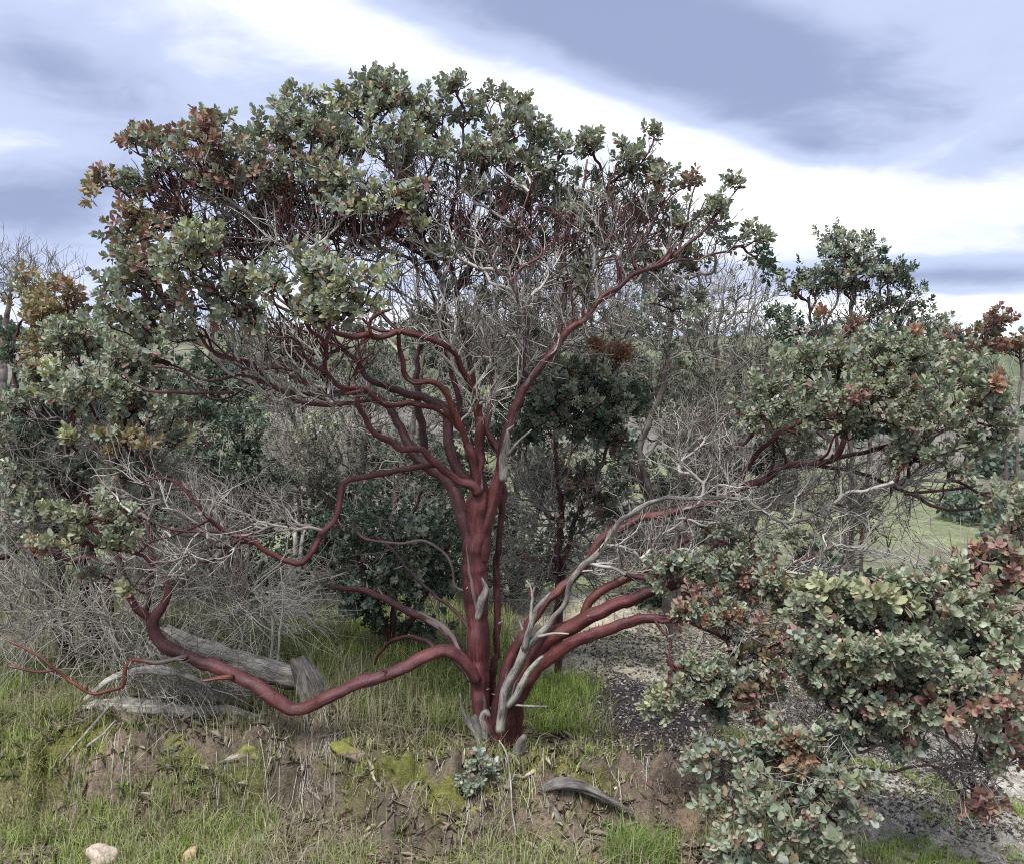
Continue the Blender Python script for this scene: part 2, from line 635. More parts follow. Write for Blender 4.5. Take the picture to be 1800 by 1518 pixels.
def ground_colour(X, Y, Z):
    ye = edge_y(X)
    face = sstep(0.34, 0.05, np.abs(ye - 0.13 - Y))
    n = fbm(X * 2.3, Y * 2.3, 61, 4)
    n2 = fbm(X * 6.0, Y * 6.0, 63, 3)
    C = np.empty(X.shape + (3,))
    C[:] = (0.20, 0.165, 0.13)

    def lay(mask, col):
        k = np.clip(mask, 0, 1)[..., None]
        C[:] = C * (1 - k) + np.array(col) * k
    lay(sstep(-0.05, 0.35, n) * 0.7, (0.13, 0.11, 0.08))
    lay(face * 0.8, (0.145, 0.108, 0.082))
    moss = sstep(0.06, 0.30, n2 + 0.5 * n) * sstep(0.36, 0.05, np.abs(ye + 0.0 - Y)) * sstep(1.1, 0.6, X)
    gapc, hvc = cells((X + 0.06 * fbm(X * 7, Y * 7, 14, 3)) * 5.2, (Y + 0.06 * fbm(X * 7, Y * 7, 15, 3)) * 8.0, 7)
    lay(face * sstep(0.45, 0.8, hvc) * 0.45, (0.27, 0.205, 0.16))
    lay(moss * 0.9, (0.15, 0.15, 0.04))
    lay(sstep(0.3, 1.6, np.hypot((X + 0.9) / 1.0, (Y - 5.3) / 1.2) * -1 + 1.9) * 0.75 * sstep(-0.2, 0.2, n + 0.1), (0.075, 0.105, 0.03))
    # dark litter over the right-hand shoulder, pale worn track behind
    ch = sstep(0.15, 0.45, X - 0.08 * (Y - 4) + 0.25 * n) * sstep(6.1, 5.2, Y + 0.4 * n) * sstep(0.0, 0.2, Y - ye + 0.06)
    lay(ch * 0.92, (0.062, 0.055, 0.058))
    pale = sstep(0.1, 0.5, X + n * 0.6) * sstep(5.1, 5.4, Y + 0.4 * n) * sstep(8.6, 7.3, Y) * sstep(2.3, 1.5, X + n)
    lay(pale * 0.95, (0.60, 0.55, 0.42))
    pale2 = sstep(1.15, 1.45, X + 0.5 * n) * sstep(3.5, 3.8, Y + 0.3 * n) * sstep(5.6, 5.1, Y)
    lay(pale2 * 0.9, (0.55, 0.51, 0.44))
    g = sstep(7.5, 9.0, Y) * sstep(-0.22, 0.1, fbm(X * 0.33, Y * 0.33, 71, 4) + 0.06)
    lay(sstep(7.5, 9, Y) * 0.9, (0.13, 0.115, 0.10))
    lay(g * 0.9, (0.17, 0.205, 0.085))
    fm = fbm(X * 0.055, Y * 0.055, 81, 5)
    lay(sstep(30, 50, Y) * 0.9, (0.165, 0.185, 0.10))
    lay(sstep(30, 50, Y) * sstep(-0.05, 0.15, fm) * 0.9, (0.16, 0.145, 0.13))
    lay(sstep(60, 90, Y) * sstep(0.02, 0.2, -fm) * 0.8, (0.07, 0.085, 0.055))
    return C


def build_ground():
    xs = np.concatenate([np.array(grow(-2.7, 0.05, 1.12, -900))[::-1], np.arange(-2.7, 2.7, 0.023), np.array([2.7] + grow(2.7, 0.05, 1.12, 900))])
    ys = np.concatenate([np.array(grow(0.0, 0.5, 1.5, -120))[::-1], np.arange(0, 3.3, 0.15), np.arange(3.3, 4.75, 0.0135), np.arange(4.75, 7.6, 0.04), np.array([7.6] + grow(7.6, 0.06, 1.055, 1500))])
    X, Y = np.meshgrid(xs, ys)
    Z = H(X, Y)
    # overhanging lip of the bank: push the upper face out a little
    ye = edge_y(X)
    lip = sstep(0.13, 0.0, np.abs(ye - 0.03 - Y)) * np.clip(fbm(X * 2.6, X * 0 + 4, 91, 4) + 0.3, 0, 1)
    Y2 = Y - 0.09 * lip * sstep(1.4, 0.9, X) - 0.03 * fbm(X * 21, Y * 21, 95, 3) * sstep(0.4, 0.2, np.abs(ye - 0.1 - Y))
    n, m = X.shape
    idx = np.arange(n * m).reshape(n, m)
    q = np.stack([idx[:-1, :-1], idx[:-1, 1:], idx[1:, 1:], idx[1:, :-1]], -1).reshape(-1, 4)
    a = Acc()
    a.add(np.stack([X, Y2, Z], -1).reshape(-1, 3), [q], ground_colour(X, Y, Z).reshape(-1, 3))
    o = a.obj('ground', M_GROUND)
    tag(o, 'brown earth bank rising to a terrace, then falling to a green valley', kind='structure')
    return o


build_ground()

# ------------------------------------------------------------------ leaves
PAL = {
    'g': [(0.255, 0.289, 0.228), (0.196, 0.235, 0.180), (0.297, 0.327, 0.288), (0.297, 0.320, 0.228)],
    'y': [(0.347, 0.367, 0.239), (0.291, 0.324, 0.215), (0.392, 0.399, 0.239)],
    'f': [(0.260, 0.296, 0.210), (0.207, 0.250, 0.168), (0.305, 0.339, 0.247)],
    'r': [(0.28, 0.15, 0.135), (0.33, 0.20, 0.175), (0.21, 0.115, 0.10)],
    'b': [(0.33, 0.235, 0.14), (0.26, 0.185, 0.12), (0.24, 0.215, 0.12)],
    'o': [(0.37, 0.20, 0.14), (0.30, 0.155, 0.11), (0.33, 0.22, 0.15)],
    'd': [(0.085, 0.117, 0.088), (0.062, 0.09, 0.068), (0.115, 0.147, 0.112)],
    's': [(0.155, 0.165, 0.12), (0.19, 0.195, 0.145), (0.12, 0.13, 0.098)],
}
LT = np.array([(0, 0, 0), (.17, .30, .05), (.46, .46, .09), (.78, .36, .06), (1, 0, .0), (.78, -.36, .06), (.46, -.46, .09), (.17, -.30, .05)])
LF = np.array([(0, 1, 2, 3, 4), (0, 4, 5, 6, 7)])
LEAN = np.array([0, 2, 4, 6])                                 # the four corners a small far leaf needs


def leaf_verts(base, d, s, L, w, cup=1.0):
    """leaf blades: base (n,3), direction d, side s, length L, width ratio w"""
    nrm = np.cross(d, s)
    u, v, h = LT[:, 0], LT[:, 1], LT[:, 2]
    return base[:, None] + L[:, None, None] * (d[:, None] * u[None, :, None] + s[:, None] * (v[None, :] * w[:, None] * 2 * .6)[..., None] + nrm[:, None] * (h[None, :, None] * cup - 0.10 * (u ** 2)[None, :, None]))


def sprig_proto(tint, seed, n=None, L0=0.031):
    r = np.random.default_rng(seed)
    n = n or r.integers(13, 19)
    ln = r.uniform(0.04, 0.075)
    k = np.arange(n)
    t = (k + 0.5) / n
    ang = k * 2.399 + r.uniform(0, 6.28)
    tilt = np.radians(80 - 62 * t ** 1.0 + r.normal(0, 9, n))       # lower leaves spread, the tip ones stand up
    base = np.stack([0 * t, 0 * t, ln * t], -1)
    rad = np.stack([np.cos(ang), np.sin(ang), 0 * ang], -1)
    d = rad * np.sin(tilt)[:, None] + np.array((0, 0, 1.0)) * np.cos(tilt)[:, None]
    d = norm(d + r.normal(0, 0.10, (n, 3)))
    s = norm(np.cross((0, 0, 1.0), rad))
    tw = r.normal(0, 0.75, n)
    nn = np.cross(d, s)
    s = norm(s * np.cos(tw)[:, None] + nn * np.sin(tw)[:, None])
    L = L0 * r.uniform(0.6, 1.2, n) * (0.8 + 0.35 * np.sin(np.pi * np.clip(t + .1, 0, 1)))
    w = r.uniform(0.50, 0.68, n)
    base = base + d * 0.006
    V = leaf_verts(base, d, s, L, w, r.uniform(0.0, 2.2))
    pal = np.array(PAL[tint])
    c = pal[r.integers(0, len(pal), n)] * r.uniform(0.8, 1.2, (n, 1))
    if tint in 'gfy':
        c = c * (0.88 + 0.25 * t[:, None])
        old = (r.random(n) < 0.16) & (t < 0.6)
        pr = np.array(PAL['r'] + PAL['b'])
        c[old] = pr[r.integers(0, len(pr), old.sum())]
    if tint in 'rb':
        fresh = r.random(n) < 0.16
        c[fresh] = np.array(PAL['g'])[r.integers(0, 4, fresh.sum())] * 0.85
        mid = r.random(n) < 0.15
        c[mid] = np.array(PAL['b'])[r.integers(0, 3, mid.sum())]
    if tint == 'f':
        m = 9
        a2 = r.uniform(0, 6.28, m)
        d2 = norm(np.stack([np.cos(a2), np.sin(a2), r.uniform(-0.7, 0.6, m)], -1))
        b2 = np.tile((0, 0, ln * 1.0), (m, 1)) + d2 * r.uniform(0.004, 0.028, (m, 1))
        s2 = norm(np.cross(d2, r.normal(0, 1, (m, 3))))
        V = np.concatenate([V, leaf_verts(b2, d2, s2, r.uniform(.009, .015, m), np.full(m, .7))])
        c = np.concatenate([c, np.array((0.30, 0.235, 0.18)) * r.uniform(0.7, 1.2, (m, 1))])
        n += m
    F = (LF[None] + (np.arange(n) * 8)[:, None, None]).reshape(-1, 5)
    return V.reshape(-1, 3), F, np.repeat(c, 8, 0)


PROTO, PMESH = {}, {}


def proto(tint, k):
    if (tint, k) not in PROTO:
        PROTO[(tint, k)] = sprig_proto(tint, 100 + k * 13 + ord(tint))
    return PROTO[(tint, k)]


def proto_mesh(tint, k):
    if (tint, k) not in PMESH:
        a = Acc()
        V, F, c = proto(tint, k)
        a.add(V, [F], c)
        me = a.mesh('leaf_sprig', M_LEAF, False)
        PMESH[(tint, k)] = me
    return PMESH[(tint, k)]


NPROTO = 14


def frames(ax, spin):
    ax = norm(ax)
    ref = np.where(np.abs(ax[:, 2:3]) < 0.9, np.array([[0, 0, 1.0]]), np.array([[1.0, 0, 0]]))
    a = norm(np.cross(ref, ax))
    b = np.cross(ax, a)
    c, s = np.cos(spin)[:, None], np.sin(spin)[:, None]
    return np.stack([a * c + b * s, -a * s + b * c, ax], -1)       # columns


# ------------------------------------------------------------------ plants
RED = np.array((0.088, 0.0255, 0.028))
DRED = np.array((0.064, 0.027, 0.028))
ORED = np.array((0.17, 0.052, 0.036))
GREY = np.array((0.30, 0.275, 0.25))
PALE = np.array((0.40, 0.375, 0.335))
DGREY = np.array((0.13, 0.115, 0.105))


class Plant:
    def __init__(self, name, label, cat, base, group=None, seed=1):
        self.root = empty(name, base)
        tag(self.root, label, cat, group)
        self.base = np.asarray(base, float)
        self.nodes, self.ndir, self.nown = [], [], []
        self.paths = []
        self.sprigs = []
        self.batches = []
        self.dens = 1.5
        self.reach = 1.0
        self.r = np.random.default_rng(seed)

    def limb(self, pts, y0, y1, col=RED * 0.86, name='branch', sides=10, flute=0.06, ys=None, mat=None, label=None, bow=0.0):
        """pts: (px, py, half-width px) along the limb; depth runs from y0 to y1"""
        pts = [np.array(p, float) for p in pts]
        cum = np.concatenate([[0], np.cumsum([np.hypot(*(pts[i + 1] - pts[i])[:2]) for i in range(len(pts) - 1)])])
        t = cum / cum[-1]
        yy = np.interp(t, np.linspace(0, 1, len(ys)), ys) if ys else y0 + (y1 - y0) * t ** 1.2 + bow * np.sin(np.pi * t)
        P = np.array([np.append(W(p[0], p[1], y), max(p[2], 0.6) * PXM(y)) for p, y in zip(pts, yy)])
        return self.limb3(P, col, name, sides, flute, mat, label)

    def limb3(self, P, col=RED, name='branch', sides=10, flute=0.06, mat=None, label=None):
        step = 0.016 if P[:, 3].max() > 0.012 else 0.02
        S = catmull(P, step)
        sd = int(self.r.integers(1, 9999))
        k = np.arange(len(S))
        wob = np.stack([vnoise(k * 0.13, np.full(len(S), sd + j * 7.3)) for j in range(3)], -1)
        S[1:, :3] += wob[1:] * 0.020 * np.clip(k / 8, 0, 1)[1:, None]
        kink = np.stack([vnoise(k * 0.37, np.full(len(S), sd + 40 + j * 3.1)) for j in range(3)], -1)
        S[1:, :3] += kink[1:] * np.clip(S[1:, 3:4] * 0.9, 0, 0.011) * np.clip(k / 6, 0, 1)[1:, None]
        R = np.clip(S[:, 3] * 0.9, 0.0011, None)
        R = R * (1 + 0.2 * vnoise(k * 0.19, np.full(len(S), sd * 1.3)) + 0.22 * np.clip(vnoise(k * 0.33, np.full(len(S), sd * 2.3)) - 0.28, 0, 1) * 2.4)
        a = Acc()
        tube(a, S[:, :3], R, sides, col, flute, sd)
        o = a.obj(name, mat or M_BARK, self.root)
        if label:
            o['label'] = label
        T = norm(np.gradient(S[:, :3], axis=0))
        for i in range(0, len(S), 2):
            self.nodes.append(S[i, :3])
            self.ndir.append(T[i])
            self.nown.append((-1, 0))
        return o

    def clump(self, px, py, rx, ry, y, n, tints='g', rz=None, tip=True, power=0.45):
        """n leaf sprigs through an ellipsoid of foliage"""
        py = py + 13                    # the leaves stand above the sprig's foot
        rz = rz or 0.5 * (rx + ry) * PXM(y)
        n = max(2, int(round(n * self.dens)))
        m = max(1, int(n / 6))
        cen = norm(self.r.normal(0, 1, (m, 3))) * (self.r.random((m, 1)) ** power)
        u = cen[self.r.integers(0, m, n)] * 0.92 + self.r.normal(0, 1, (n, 3)) * np.minimum(0.26, 0.055 / (np.array((rx, rz / PXM(y), ry)) * PXM(y)))
        dpt = np.array([y + rz * a[1] for a in u])
        P = np.array([W(px + rx * a[0], py + ry * a[2] * -1, d) for a, d in zip(u, dpt)])
        c = W(px, py, y)
        for p in P:
            self.sprigs.append([p, norm(p - c), tints[self.r.integers(len(tints))]])

    def region(self, px, py, rx, ry, y, n, rz=None):
        rz = rz or 0.5 * (rx + ry) * PXM(y)
        u = norm(self.r.normal(0, 1, (n, 3))) * (self.r.random((n, 1)) ** 0.4)
        return np.array([W(px + rx * a[0], py - ry * a[2], y + rz * a[1]) for a in u])

    def connect(self, tips, col, tip_r=0.0013, up=0.35, wig=0.03, expo=0.42, side=0, side_col=None, batch=70, maxr=0.02):
        """grow twigs from the nearest fitting wood to every tip"""
        tips = np.asarray(tips, float)
        if len(tips) == 0:
            return []
        kd = kdtree.KDTree(len(self.nodes))
        for i, p in enumerate(self.nodes):
            kd.insert(p, i)
        kd.balance()
        d0 = np.array([kd.find(t)[2] for t in tips])
        order = np.argsort(d0)
        first = len(self.paths)
        ends = [None] * len(tips)
        cnt = 0
        for ti in order:
            if cnt and cnt % batch == 0:
                kd = kdtree.KDTree(len(self.nodes))
                for i, p in enumerate(self.nodes):
                    kd.insert(p, i)
                kd.balance()
            cnt += 1
            tip = tips[ti]
            out = tip - (self.base + np.array((0, 0, 0.9)))
            out = out / (np.linalg.norm(out) + 1e-6) + np.array((0, 0, up))
            out /= np.linalg.norm(out) + 1e-9
            best, bi = 1e9, 0
            for (co, i, dist) in kd.find_n(tip, 14):
                v = tip - self.nodes[i]
                cs = v.dot(out) / (dist + 1e-6)
                cs2 = v.dot(self.ndir[i]) / (dist + 1e-6)
                cost = (dist + 0.02) * (1 + 1.1 * (1 - cs) + 0.5 * (1 - cs2))
                if cost < best:
                    best, bi = cost, i
            p0 = self.nodes[bi]
            L = np.linalg.norm(tip - p0)
            m = max(3, int(L / 0.035) + 2)
            t = np.linspace(0, 1, m)[:, None]
            c1 = p0 + norm(self.ndir[bi] + 0.7 * norm(tip - p0)) * L * 0.38
            c2 = tip - norm(out + np.array((0, 0, 0.3)) + 0.5 * self.r.normal(0, 1, 3)) * L * 0.33
            P = (1 - t) ** 3 * p0 + 3 * (1 - t) ** 2 * t * c1 + 3 * (1 - t) * t * t * c2 + t ** 3 * tip
            P[1:-1] += self.r.normal(0, wig, (m - 2, 3)) * min(0.3, L) * 0.5
            pid = len(self.paths)
            self.paths.append(dict(P=P, par=self.nown[bi], n=np.ones(m), col=col, tip=tip_r, ex=expo, mr=maxr))
            T = norm(np.gradient(P, axis=0))
            ends[ti] = T[-1]
            for j in range(1, m):
                self.nodes.append(P[j])
                self.ndir.append(T[j])
                self.nown.append((pid, j))
        if side:
            pts = np.concatenate([p['P'][1:] for p in self.paths[first:]])
            tan = np.concatenate([np.diff(p['P'], axis=0) for p in self.paths[first:]])
            sc_ = side_col if side_col is not None else col
            k1 = int(side * len(tips))
            q = self.offshoots(pts, tan, k1, 0.06, 0.24 * self.reach, sc_, tip_r * 0.95)
            if side >= 1:
                self.offshoots(q[:, 1:].reshape(-1, 3), np.diff(q, axis=1).reshape(-1, 3), int(k1 * 0.9), 0.03, 0.11 * self.reach, sc_, tip_r * 0.8)
        return ends

    def offshoots(self, pts, tan, k, l0, l1, col, rad):
        i = self.r.integers(0, len(pts), k)
        d = norm(norm(tan[i]) + self.r.normal(0, 0.5, (k, 3)) + np.array((0, 0, 0.2)))
        L = self.r.uniform(l0, l1, (k, 1))
        P = np.empty((k, 4, 3))
        P[:, 0] = pts[i]
        for a_ in range(1, 4):
            d = norm(d + self.r.normal(0, 0.17, (k, 3)) + np.array((0, 0, 0.05)))
            P[:, a_] = P[:, a_ - 1] + d * L / 3
        R = rad * np.array((1.15, 0.95, 0.75, 0.45))[None] * self.r.uniform(0.75, 1.25, (k, 1))
        self.batches.append((P, R, np.asarray(col)[None] * self.r.uniform(0.6, 1.35, (k, 1))))
        return P

    def finish(self, live=DRED, n_parts=300, leaf_scale=1.0, tip_r=0.0016, live_side=0.0, up=0.35, lean=False):
        tips = [s[0] for s in self.sprigs]
        self.reach *= 0.35
        ends = self.connect(tips, live, tip_r, up=up, wig=0.035, side=live_side, side_col=GREY * .8)
        # thickness from the number of tips carried
        for i in range(len(self.paths) - 1, -1, -1):
            p = self.paths[i]
            k, j = p['par']
            if k >= 0:
                self.paths[k]['n'][:j + 1] += p['n'][0]
        acc = Acc()
        grp = {}
        for p in self.paths:
            R = np.minimum(p['tip'] * p['n'] ** p['ex'], p['mr'])
            c = np.asarray(p['col']) * self.r.uniform(0.7, 1.3)
            sides = 3 if R.max() < 0.003 else (4 if R.max() < 0.0055 else 6)
            grp.setdefault((len(R), sides), []).append((p['P'], R, c))
        for (m_, sides), L_ in grp.items():
            tube_batch(acc, np.array([a[0] for a in L_]), np.array([a[1] for a in L_]), np.array([a[2] for a in L_]), sides)
        for b_ in self.batches:
            tube_batch(acc, *b_)
        if acc.n:
            tag(acc.obj('twigs', M_TWIG, self.root), kind='stuff')
        if not self.sprigs:
            return
        pos = np.array(tips)
        ax = norm(0.75 * np.array(ends) + 0.75 * np.array([s[1] for s in self.sprigs]) + np.array((0, 0, 0.55)) + self.r.normal(0, 0.25, pos.shape))
        M = frames(ax, self.r.uniform(0, 6.28, len(pos)))
        sc = self.r.uniform(0.82, 1.2, len(pos)) * leaf_scale
        kk = self.r.integers(0, NPROTO, len(pos))
        dist = np.linalg.norm(pos - np.array((0, 0, EYE)), axis=1)
        near = set(np.argsort(dist)[:n_parts].tolist()) if n_parts else set()
        for i in sorted(near):
            me = proto_mesh(self.sprigs[i][2], int(kk[i]))
            o = bpy.data.objects.new('leaf_sprig', me)
            m4 = np.eye(4)
            m4[:3, :3] = M[i] * sc[i]
            m4[:3, 3] = pos[i] - self.base
            o.parent = self.root
            o.matrix_local = Matrix(m4.tolist())
            COL.objects.link(o)
        acc = Acc()
        by = {}
        for i in range(len(pos)):
            if i not in near:
                by.setdefault((self.sprigs[i][2], int(kk[i])), []).append(i)
        for key, ids in by.items():
            V, F, c = proto(*key)
            ids = np.array(ids)
            if lean:
                nl = len(V) // 8
                V = V.reshape(nl, 8, 3)[:, LEAN].reshape(-1, 3)
                c = c.reshape(nl, 8, 3)[:, LEAN].reshape(-1, 3)
                F = np.array([(0, 1, 2, 3)])[None] + (np.arange(nl) * 4)[:, None, None]
                F = F.reshape(-1, 4)
            VV = np.einsum('nij,vj->nvi', M[ids] * sc[ids][:, None, None], V) + pos[ids][:, None]
            FF = (F[None] + (np.arange(len(ids)) * len(V))[:, None, None]).reshape(-1, F.shape[1])
            cc = c[None] * self.r.uniform(0.8, 1.22, (len(ids), 1, 1))
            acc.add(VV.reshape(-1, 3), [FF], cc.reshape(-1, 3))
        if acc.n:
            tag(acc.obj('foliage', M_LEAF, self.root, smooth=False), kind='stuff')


# ================================================================== the red manzanita
TB = W(872, 1335, 4.2)
T1 = Plant('manzanita_tree', 'large red-barked manzanita tree with spreading twisted limbs in the middle', 'tree', TB, seed=5)
tr = T1.limb([(884, 1352, 24), (872, 1318, 25), (856, 1280, 21), (847, 1245, 17), (845, 1205, 17), (840, 1160, 20), (838, 1120, 19.5), (838, 1060, 19.5), (838, 1000, 20), (838, 950, 21), (839, 905, 22), (842, 870, 19), (842, 845, 12)], 4.2, 4.2, name='trunk', sides=24, flute=0.10, col=RED * 1.12)
L = T1.limb
L([(895, 1350, 14), (898, 1300, 14), (893, 1262, 12), (885, 1235, 10)], 4.18, 4.2, name='root_flare', sides=12)
# A: right stem of the fork
L([(846, 985, 14), (856, 915, 15), (868, 872, 13), (880, 838, 13), (888, 800, 11), (890, 765, 10), (900, 725, 9.5), (915, 692, 9.5), (943, 655, 9), (979, 606, 8.5), (996, 580, 7.5), (1025, 562, 6.5), (1050, 533, 5.8), (1087, 504, 5.2), (1121, 479, 4.8), (1162, 469, 4.5), (1179, 454, 4.2), (1183, 432, 3.4)], 4.2, 4.45, sides=14, bow=-0.1)
L([(1179, 454, 3.6), (1233, 408, 3), (1275, 358, 2), (1308, 317, 1.3)], 4.45, 4.5)
L([(1117, 474, 3.6), (1104, 429, 3), (1083, 371, 2.4), (1076, 320, 1.6)], 4.4, 4.6)
L([(884, 812, 8), (872, 782, 7.5), (856, 757, 6.5), (858, 727, 5.5), (869, 690, 4.5), (862, 650, 3.6), (872, 600, 3)], 4.2, 4.5)
L([(925, 666, 4.5), (918, 630, 4.5), (927, 573, 4.5), (923, 550, 4), (907, 520, 3.6), (896, 487, 3.4), (875, 479, 2.8), (860, 440, 2.4), (850, 400, 2)], 4.2, 4.0, col=DRED)
L([(840, 862, 13), (842, 800, 9.5), (841, 735, 8.5)], 4.17, 4.14, name='broken_stub', sides=12, label='sawn-off red stub at the fork')
# C and D
L([(842, 858, 8), (837, 822, 7.5), (828, 793, 7), (812, 760, 6.5), (800, 732, 6), (783, 690, 5.8), (763, 672, 5.8), (727, 671, 5.8), (713, 660, 5.6), (706, 638, 5.2), (702, 615, 5), (699, 588, 4.5)], 4.16, 3.86, sides=12)
L([(810, 755, 6), (777, 723, 6), (753, 715, 5.8), (727, 708, 5.6), (673, 710, 5.4), (640, 687, 5.2), (610, 683, 5), (577, 657, 4.8), (571, 633, 4.6), (572, 603, 4.2), (543, 580, 3.2), (535, 560, 2.6)], 4.12, 3.6, sides=12)
L([(572, 604, 3.8), (580, 590, 3.5), (577, 570, 3.2), (588, 548, 2.6), (612, 540, 2)], 3.64, 3.5)
# E dark stems at the back
L([(832, 950, 18), (812, 898, 14), (791, 855, 13), (767, 830, 12.5), (732, 803, 11.5), (717, 780, 10.5), (705, 747, 9), (690, 722, 8), (667, 703, 7), (640, 690, 6), (590, 690, 5), (540, 670, 4), (470, 640, 3.2), (400, 625, 2.6)], 4.24, 4.75, col=DRED * 1.25, sides=14)
L([(836, 862, 11), (807, 825, 11), (793, 793, 11), (786, 760, 10.5), (779, 722, 10), (747, 700, 8.5), (700, 686, 7.5), (667, 677, 7), (640, 662, 6), (632, 645, 5.5), (622, 628, 5), (590, 600, 4), (540, 560, 3.2), (480, 520, 2.6), (400, 470, 2.0)], 4.25, 4.7, col=DRED * 1.1, sides=12)
L([(746, 790, 7), (742, 745, 7), (735, 720, 6.5), (736, 680, 6), (735, 630, 5), (742, 580, 4), (736, 520, 3.4), (730, 450, 2.8)], 4.7, 5.0, col=DRED)
# F
L([(841, 868, 10), (832, 850, 8.5), (810, 845, 7.5), (787, 828, 7.2), (768, 814, 7), (747, 795, 6.5), (730, 788, 6.2), (704, 789, 6), (690, 777, 5.8), (657, 757, 5.5), (643, 733, 5.2), (633, 712, 5), (628, 698, 4.8), (633, 685, 4.2)], 4.14, 3.85, sides=12)
L([(768, 815, 6.5), (713, 823, 6), (653, 833, 6), (613, 842, 6), (603, 855, 6), (598, 883, 6), (590, 910, 6), (567, 938, 6.5), (550, 962, 6), (537, 980, 5.8), (520, 988, 5.8), (473, 973, 5.2), (443, 953, 4.8), (400, 937, 4.2), (367, 913, 3.8), (340, 880, 3.4), (317, 848, 3), (285, 838, 2.6), (250, 845, 2)], 4.1, 3.75, sides=12)
L([(567, 932, 3.6), (533, 923, 3.3), (490, 922, 3.1), (443, 935, 3), (393, 943, 3), (360, 960, 3), (300, 981, 2.7), (250, 990, 2)], 3.95, 3.85, col=RED * 0.5 + GREY * 0.55)
L([(445, 935, 2.6), (410, 955, 2.5), (385, 980, 2.3), (330, 990, 2), (270, 985, 1.6)], 3.88, 4.0)
L([(525, 985, 4), (512, 1000, 2.6), (505, 1012, 1.4)], 3.95, 3.95, col=PALE * .8)
L([(632, 710, 4.5), (610, 710, 4.4), (583, 713, 4.4), (530, 707, 4.4), (513, 697, 4.3), (480, 680, 4.2), (455, 655, 4), (440, 638, 3.8), (400, 628, 3.4), (360, 610, 3), (340, 575, 2.5), (320, 540, 2)], 3.88, 3.75)
L([(410, 690, 3.2), (370, 690, 3.2), (310, 690, 3), (260, 685, 2.6), (215, 660, 2)], 4.0, 4.2)
# G the arching limb
L([(846, 800, 6), (846, 755, 6), (839, 705, 5.8), (833, 687, 5.6), (813, 647, 5.6), (800, 623, 5.6), (777, 603, 5.6), (733, 587, 6), (700, 582, 6), (680, 590, 6), (663, 595, 6), (643, 590, 5.8), (610, 590, 5.4), (580, 580, 5), (547, 560, 4), (515, 545, 3)], 4.22, 3.55, sides=12)
L([(655, 592, 4), (648, 572, 3.8), (660, 555, 3.2), (690, 545, 2.6)], 3.75, 3.7)
# H upper stems
L([(838, 870, 6), (822, 780, 5.4), (812, 720, 5.4), (798, 665, 5.6), (783, 610, 5.8), (776, 562, 6.4), (783, 504, 6), (762, 462, 5.4), (742, 417, 5), (721, 350, 4.4), (719, 300, 3.6), (746, 208, 2.2)], 4.3, 4.4, col=RED * 0.8, sides=12)
L([(845, 780, 5), (836, 700, 5), (818, 600, 5), (804, 512, 5.6), (825, 467, 5.2), (854, 417, 4.8), (862, 392, 4.6), (887, 367, 4.2), (896, 300, 3.2), (890, 230, 2)], 4.35, 4.65, col=RED * 0.8)
L([(762, 462, 4), (700, 420, 3.6), (650, 380, 3.2), (600, 340, 2.6), (560, 280, 2)], 4.4, 4.0, col=DRED)
L([(700, 582, 4), (640, 520, 3.8), (590, 470, 3.6), (555, 400, 3.4), (535, 330, 3.2), (530, 260, 2.4)], 3.9, 4.2, col=DRED)
L([(590, 472, 3.4), (520, 430, 3.2), (450, 400, 3.0), (410, 350, 2.8), (385, 300, 2.3), (370, 250, 1.8)], 3.95, 3.9, col=DRED)
L([(520, 430, 2.8), (430, 430, 2.6), (340, 420, 2.2), (270, 380, 2), (200, 345, 1.5)], 3.95, 4.0, col=DRED)
L([(979, 606, 5), (990, 537, 5), (992, 458, 4.4), (1000, 408, 3.8), (1025, 340, 2.8), (1030, 280, 1.8)], 4.35, 4.8, col=DRED * 1.3)
L([(804, 512, 4), (790, 440, 3.6), (800, 360, 3.2), (812, 280, 2.6), (815, 190, 1.8)], 4.5, 4.3, col=DRED)
# K, J, L: the right-hand bundle
L([(880, 1300, 13), (874, 1245, 11), (890, 1185, 11), (907, 1141, 11), (925, 1105, 10.5), (954, 1062, 9.5), (983, 1037, 9), (1001, 1019, 9), (1033, 982, 8.5), (1051, 952, 8.5), (1087, 929, 8.5), (1133, 908, 8.5), (1183, 900, 8.5), (1225, 884, 8), (1258, 877, 8), (1296, 858, 7.5), (1342, 842, 7), (1383, 821, 6.5), (1425, 815, 6.2), (1467, 806, 5.8), (1483, 779, 5.2), (1488, 748, 4.6), (1500, 725, 3.6), (1520, 690, 2.6)], 4.22, 4.35, sides=12)
L([(1296, 858, 5.5), (1310, 830, 5), (1335, 790, 4.6), (1370, 762, 4.2), (1410, 740, 3.4), (1440, 715, 2.4)], 4.3, 4.0)
L([(1467, 806, 4.5), (1530, 790, 4.2), (1600, 775, 3.6), (1660, 760, 2.8), (1710, 730, 2)], 4.33, 4.2, col=DRED)
L([(1430, 816, 4), (1520, 835, 3.8), (1600, 870, 3.8), (1650, 890, 3.2), (1720, 895, 2.4), (1790, 870, 1.8)], 4.35, 4.2, col=DRED * 1.2)
L([(1590, 868, 3), (1660, 860, 2.6), (1730, 850, 2)], 4.25, 4.1, col=DRED * 1.2)
L([(890, 1330, 18), (908, 1275, 14), (914, 1210, 14), (939, 1159, 15), (972, 1120, 16), (1015, 1094, 15.5), (1069, 1069, 14.5), (1123, 1047, 13), (1163, 1031, 12), (1200, 1020, 11), (1250, 1005, 9), (1310, 1010, 7.5), (1365, 1055, 7), (1400, 1080, 5.5), (1450, 1100, 4)], 4.2, 3.75, sides=16)
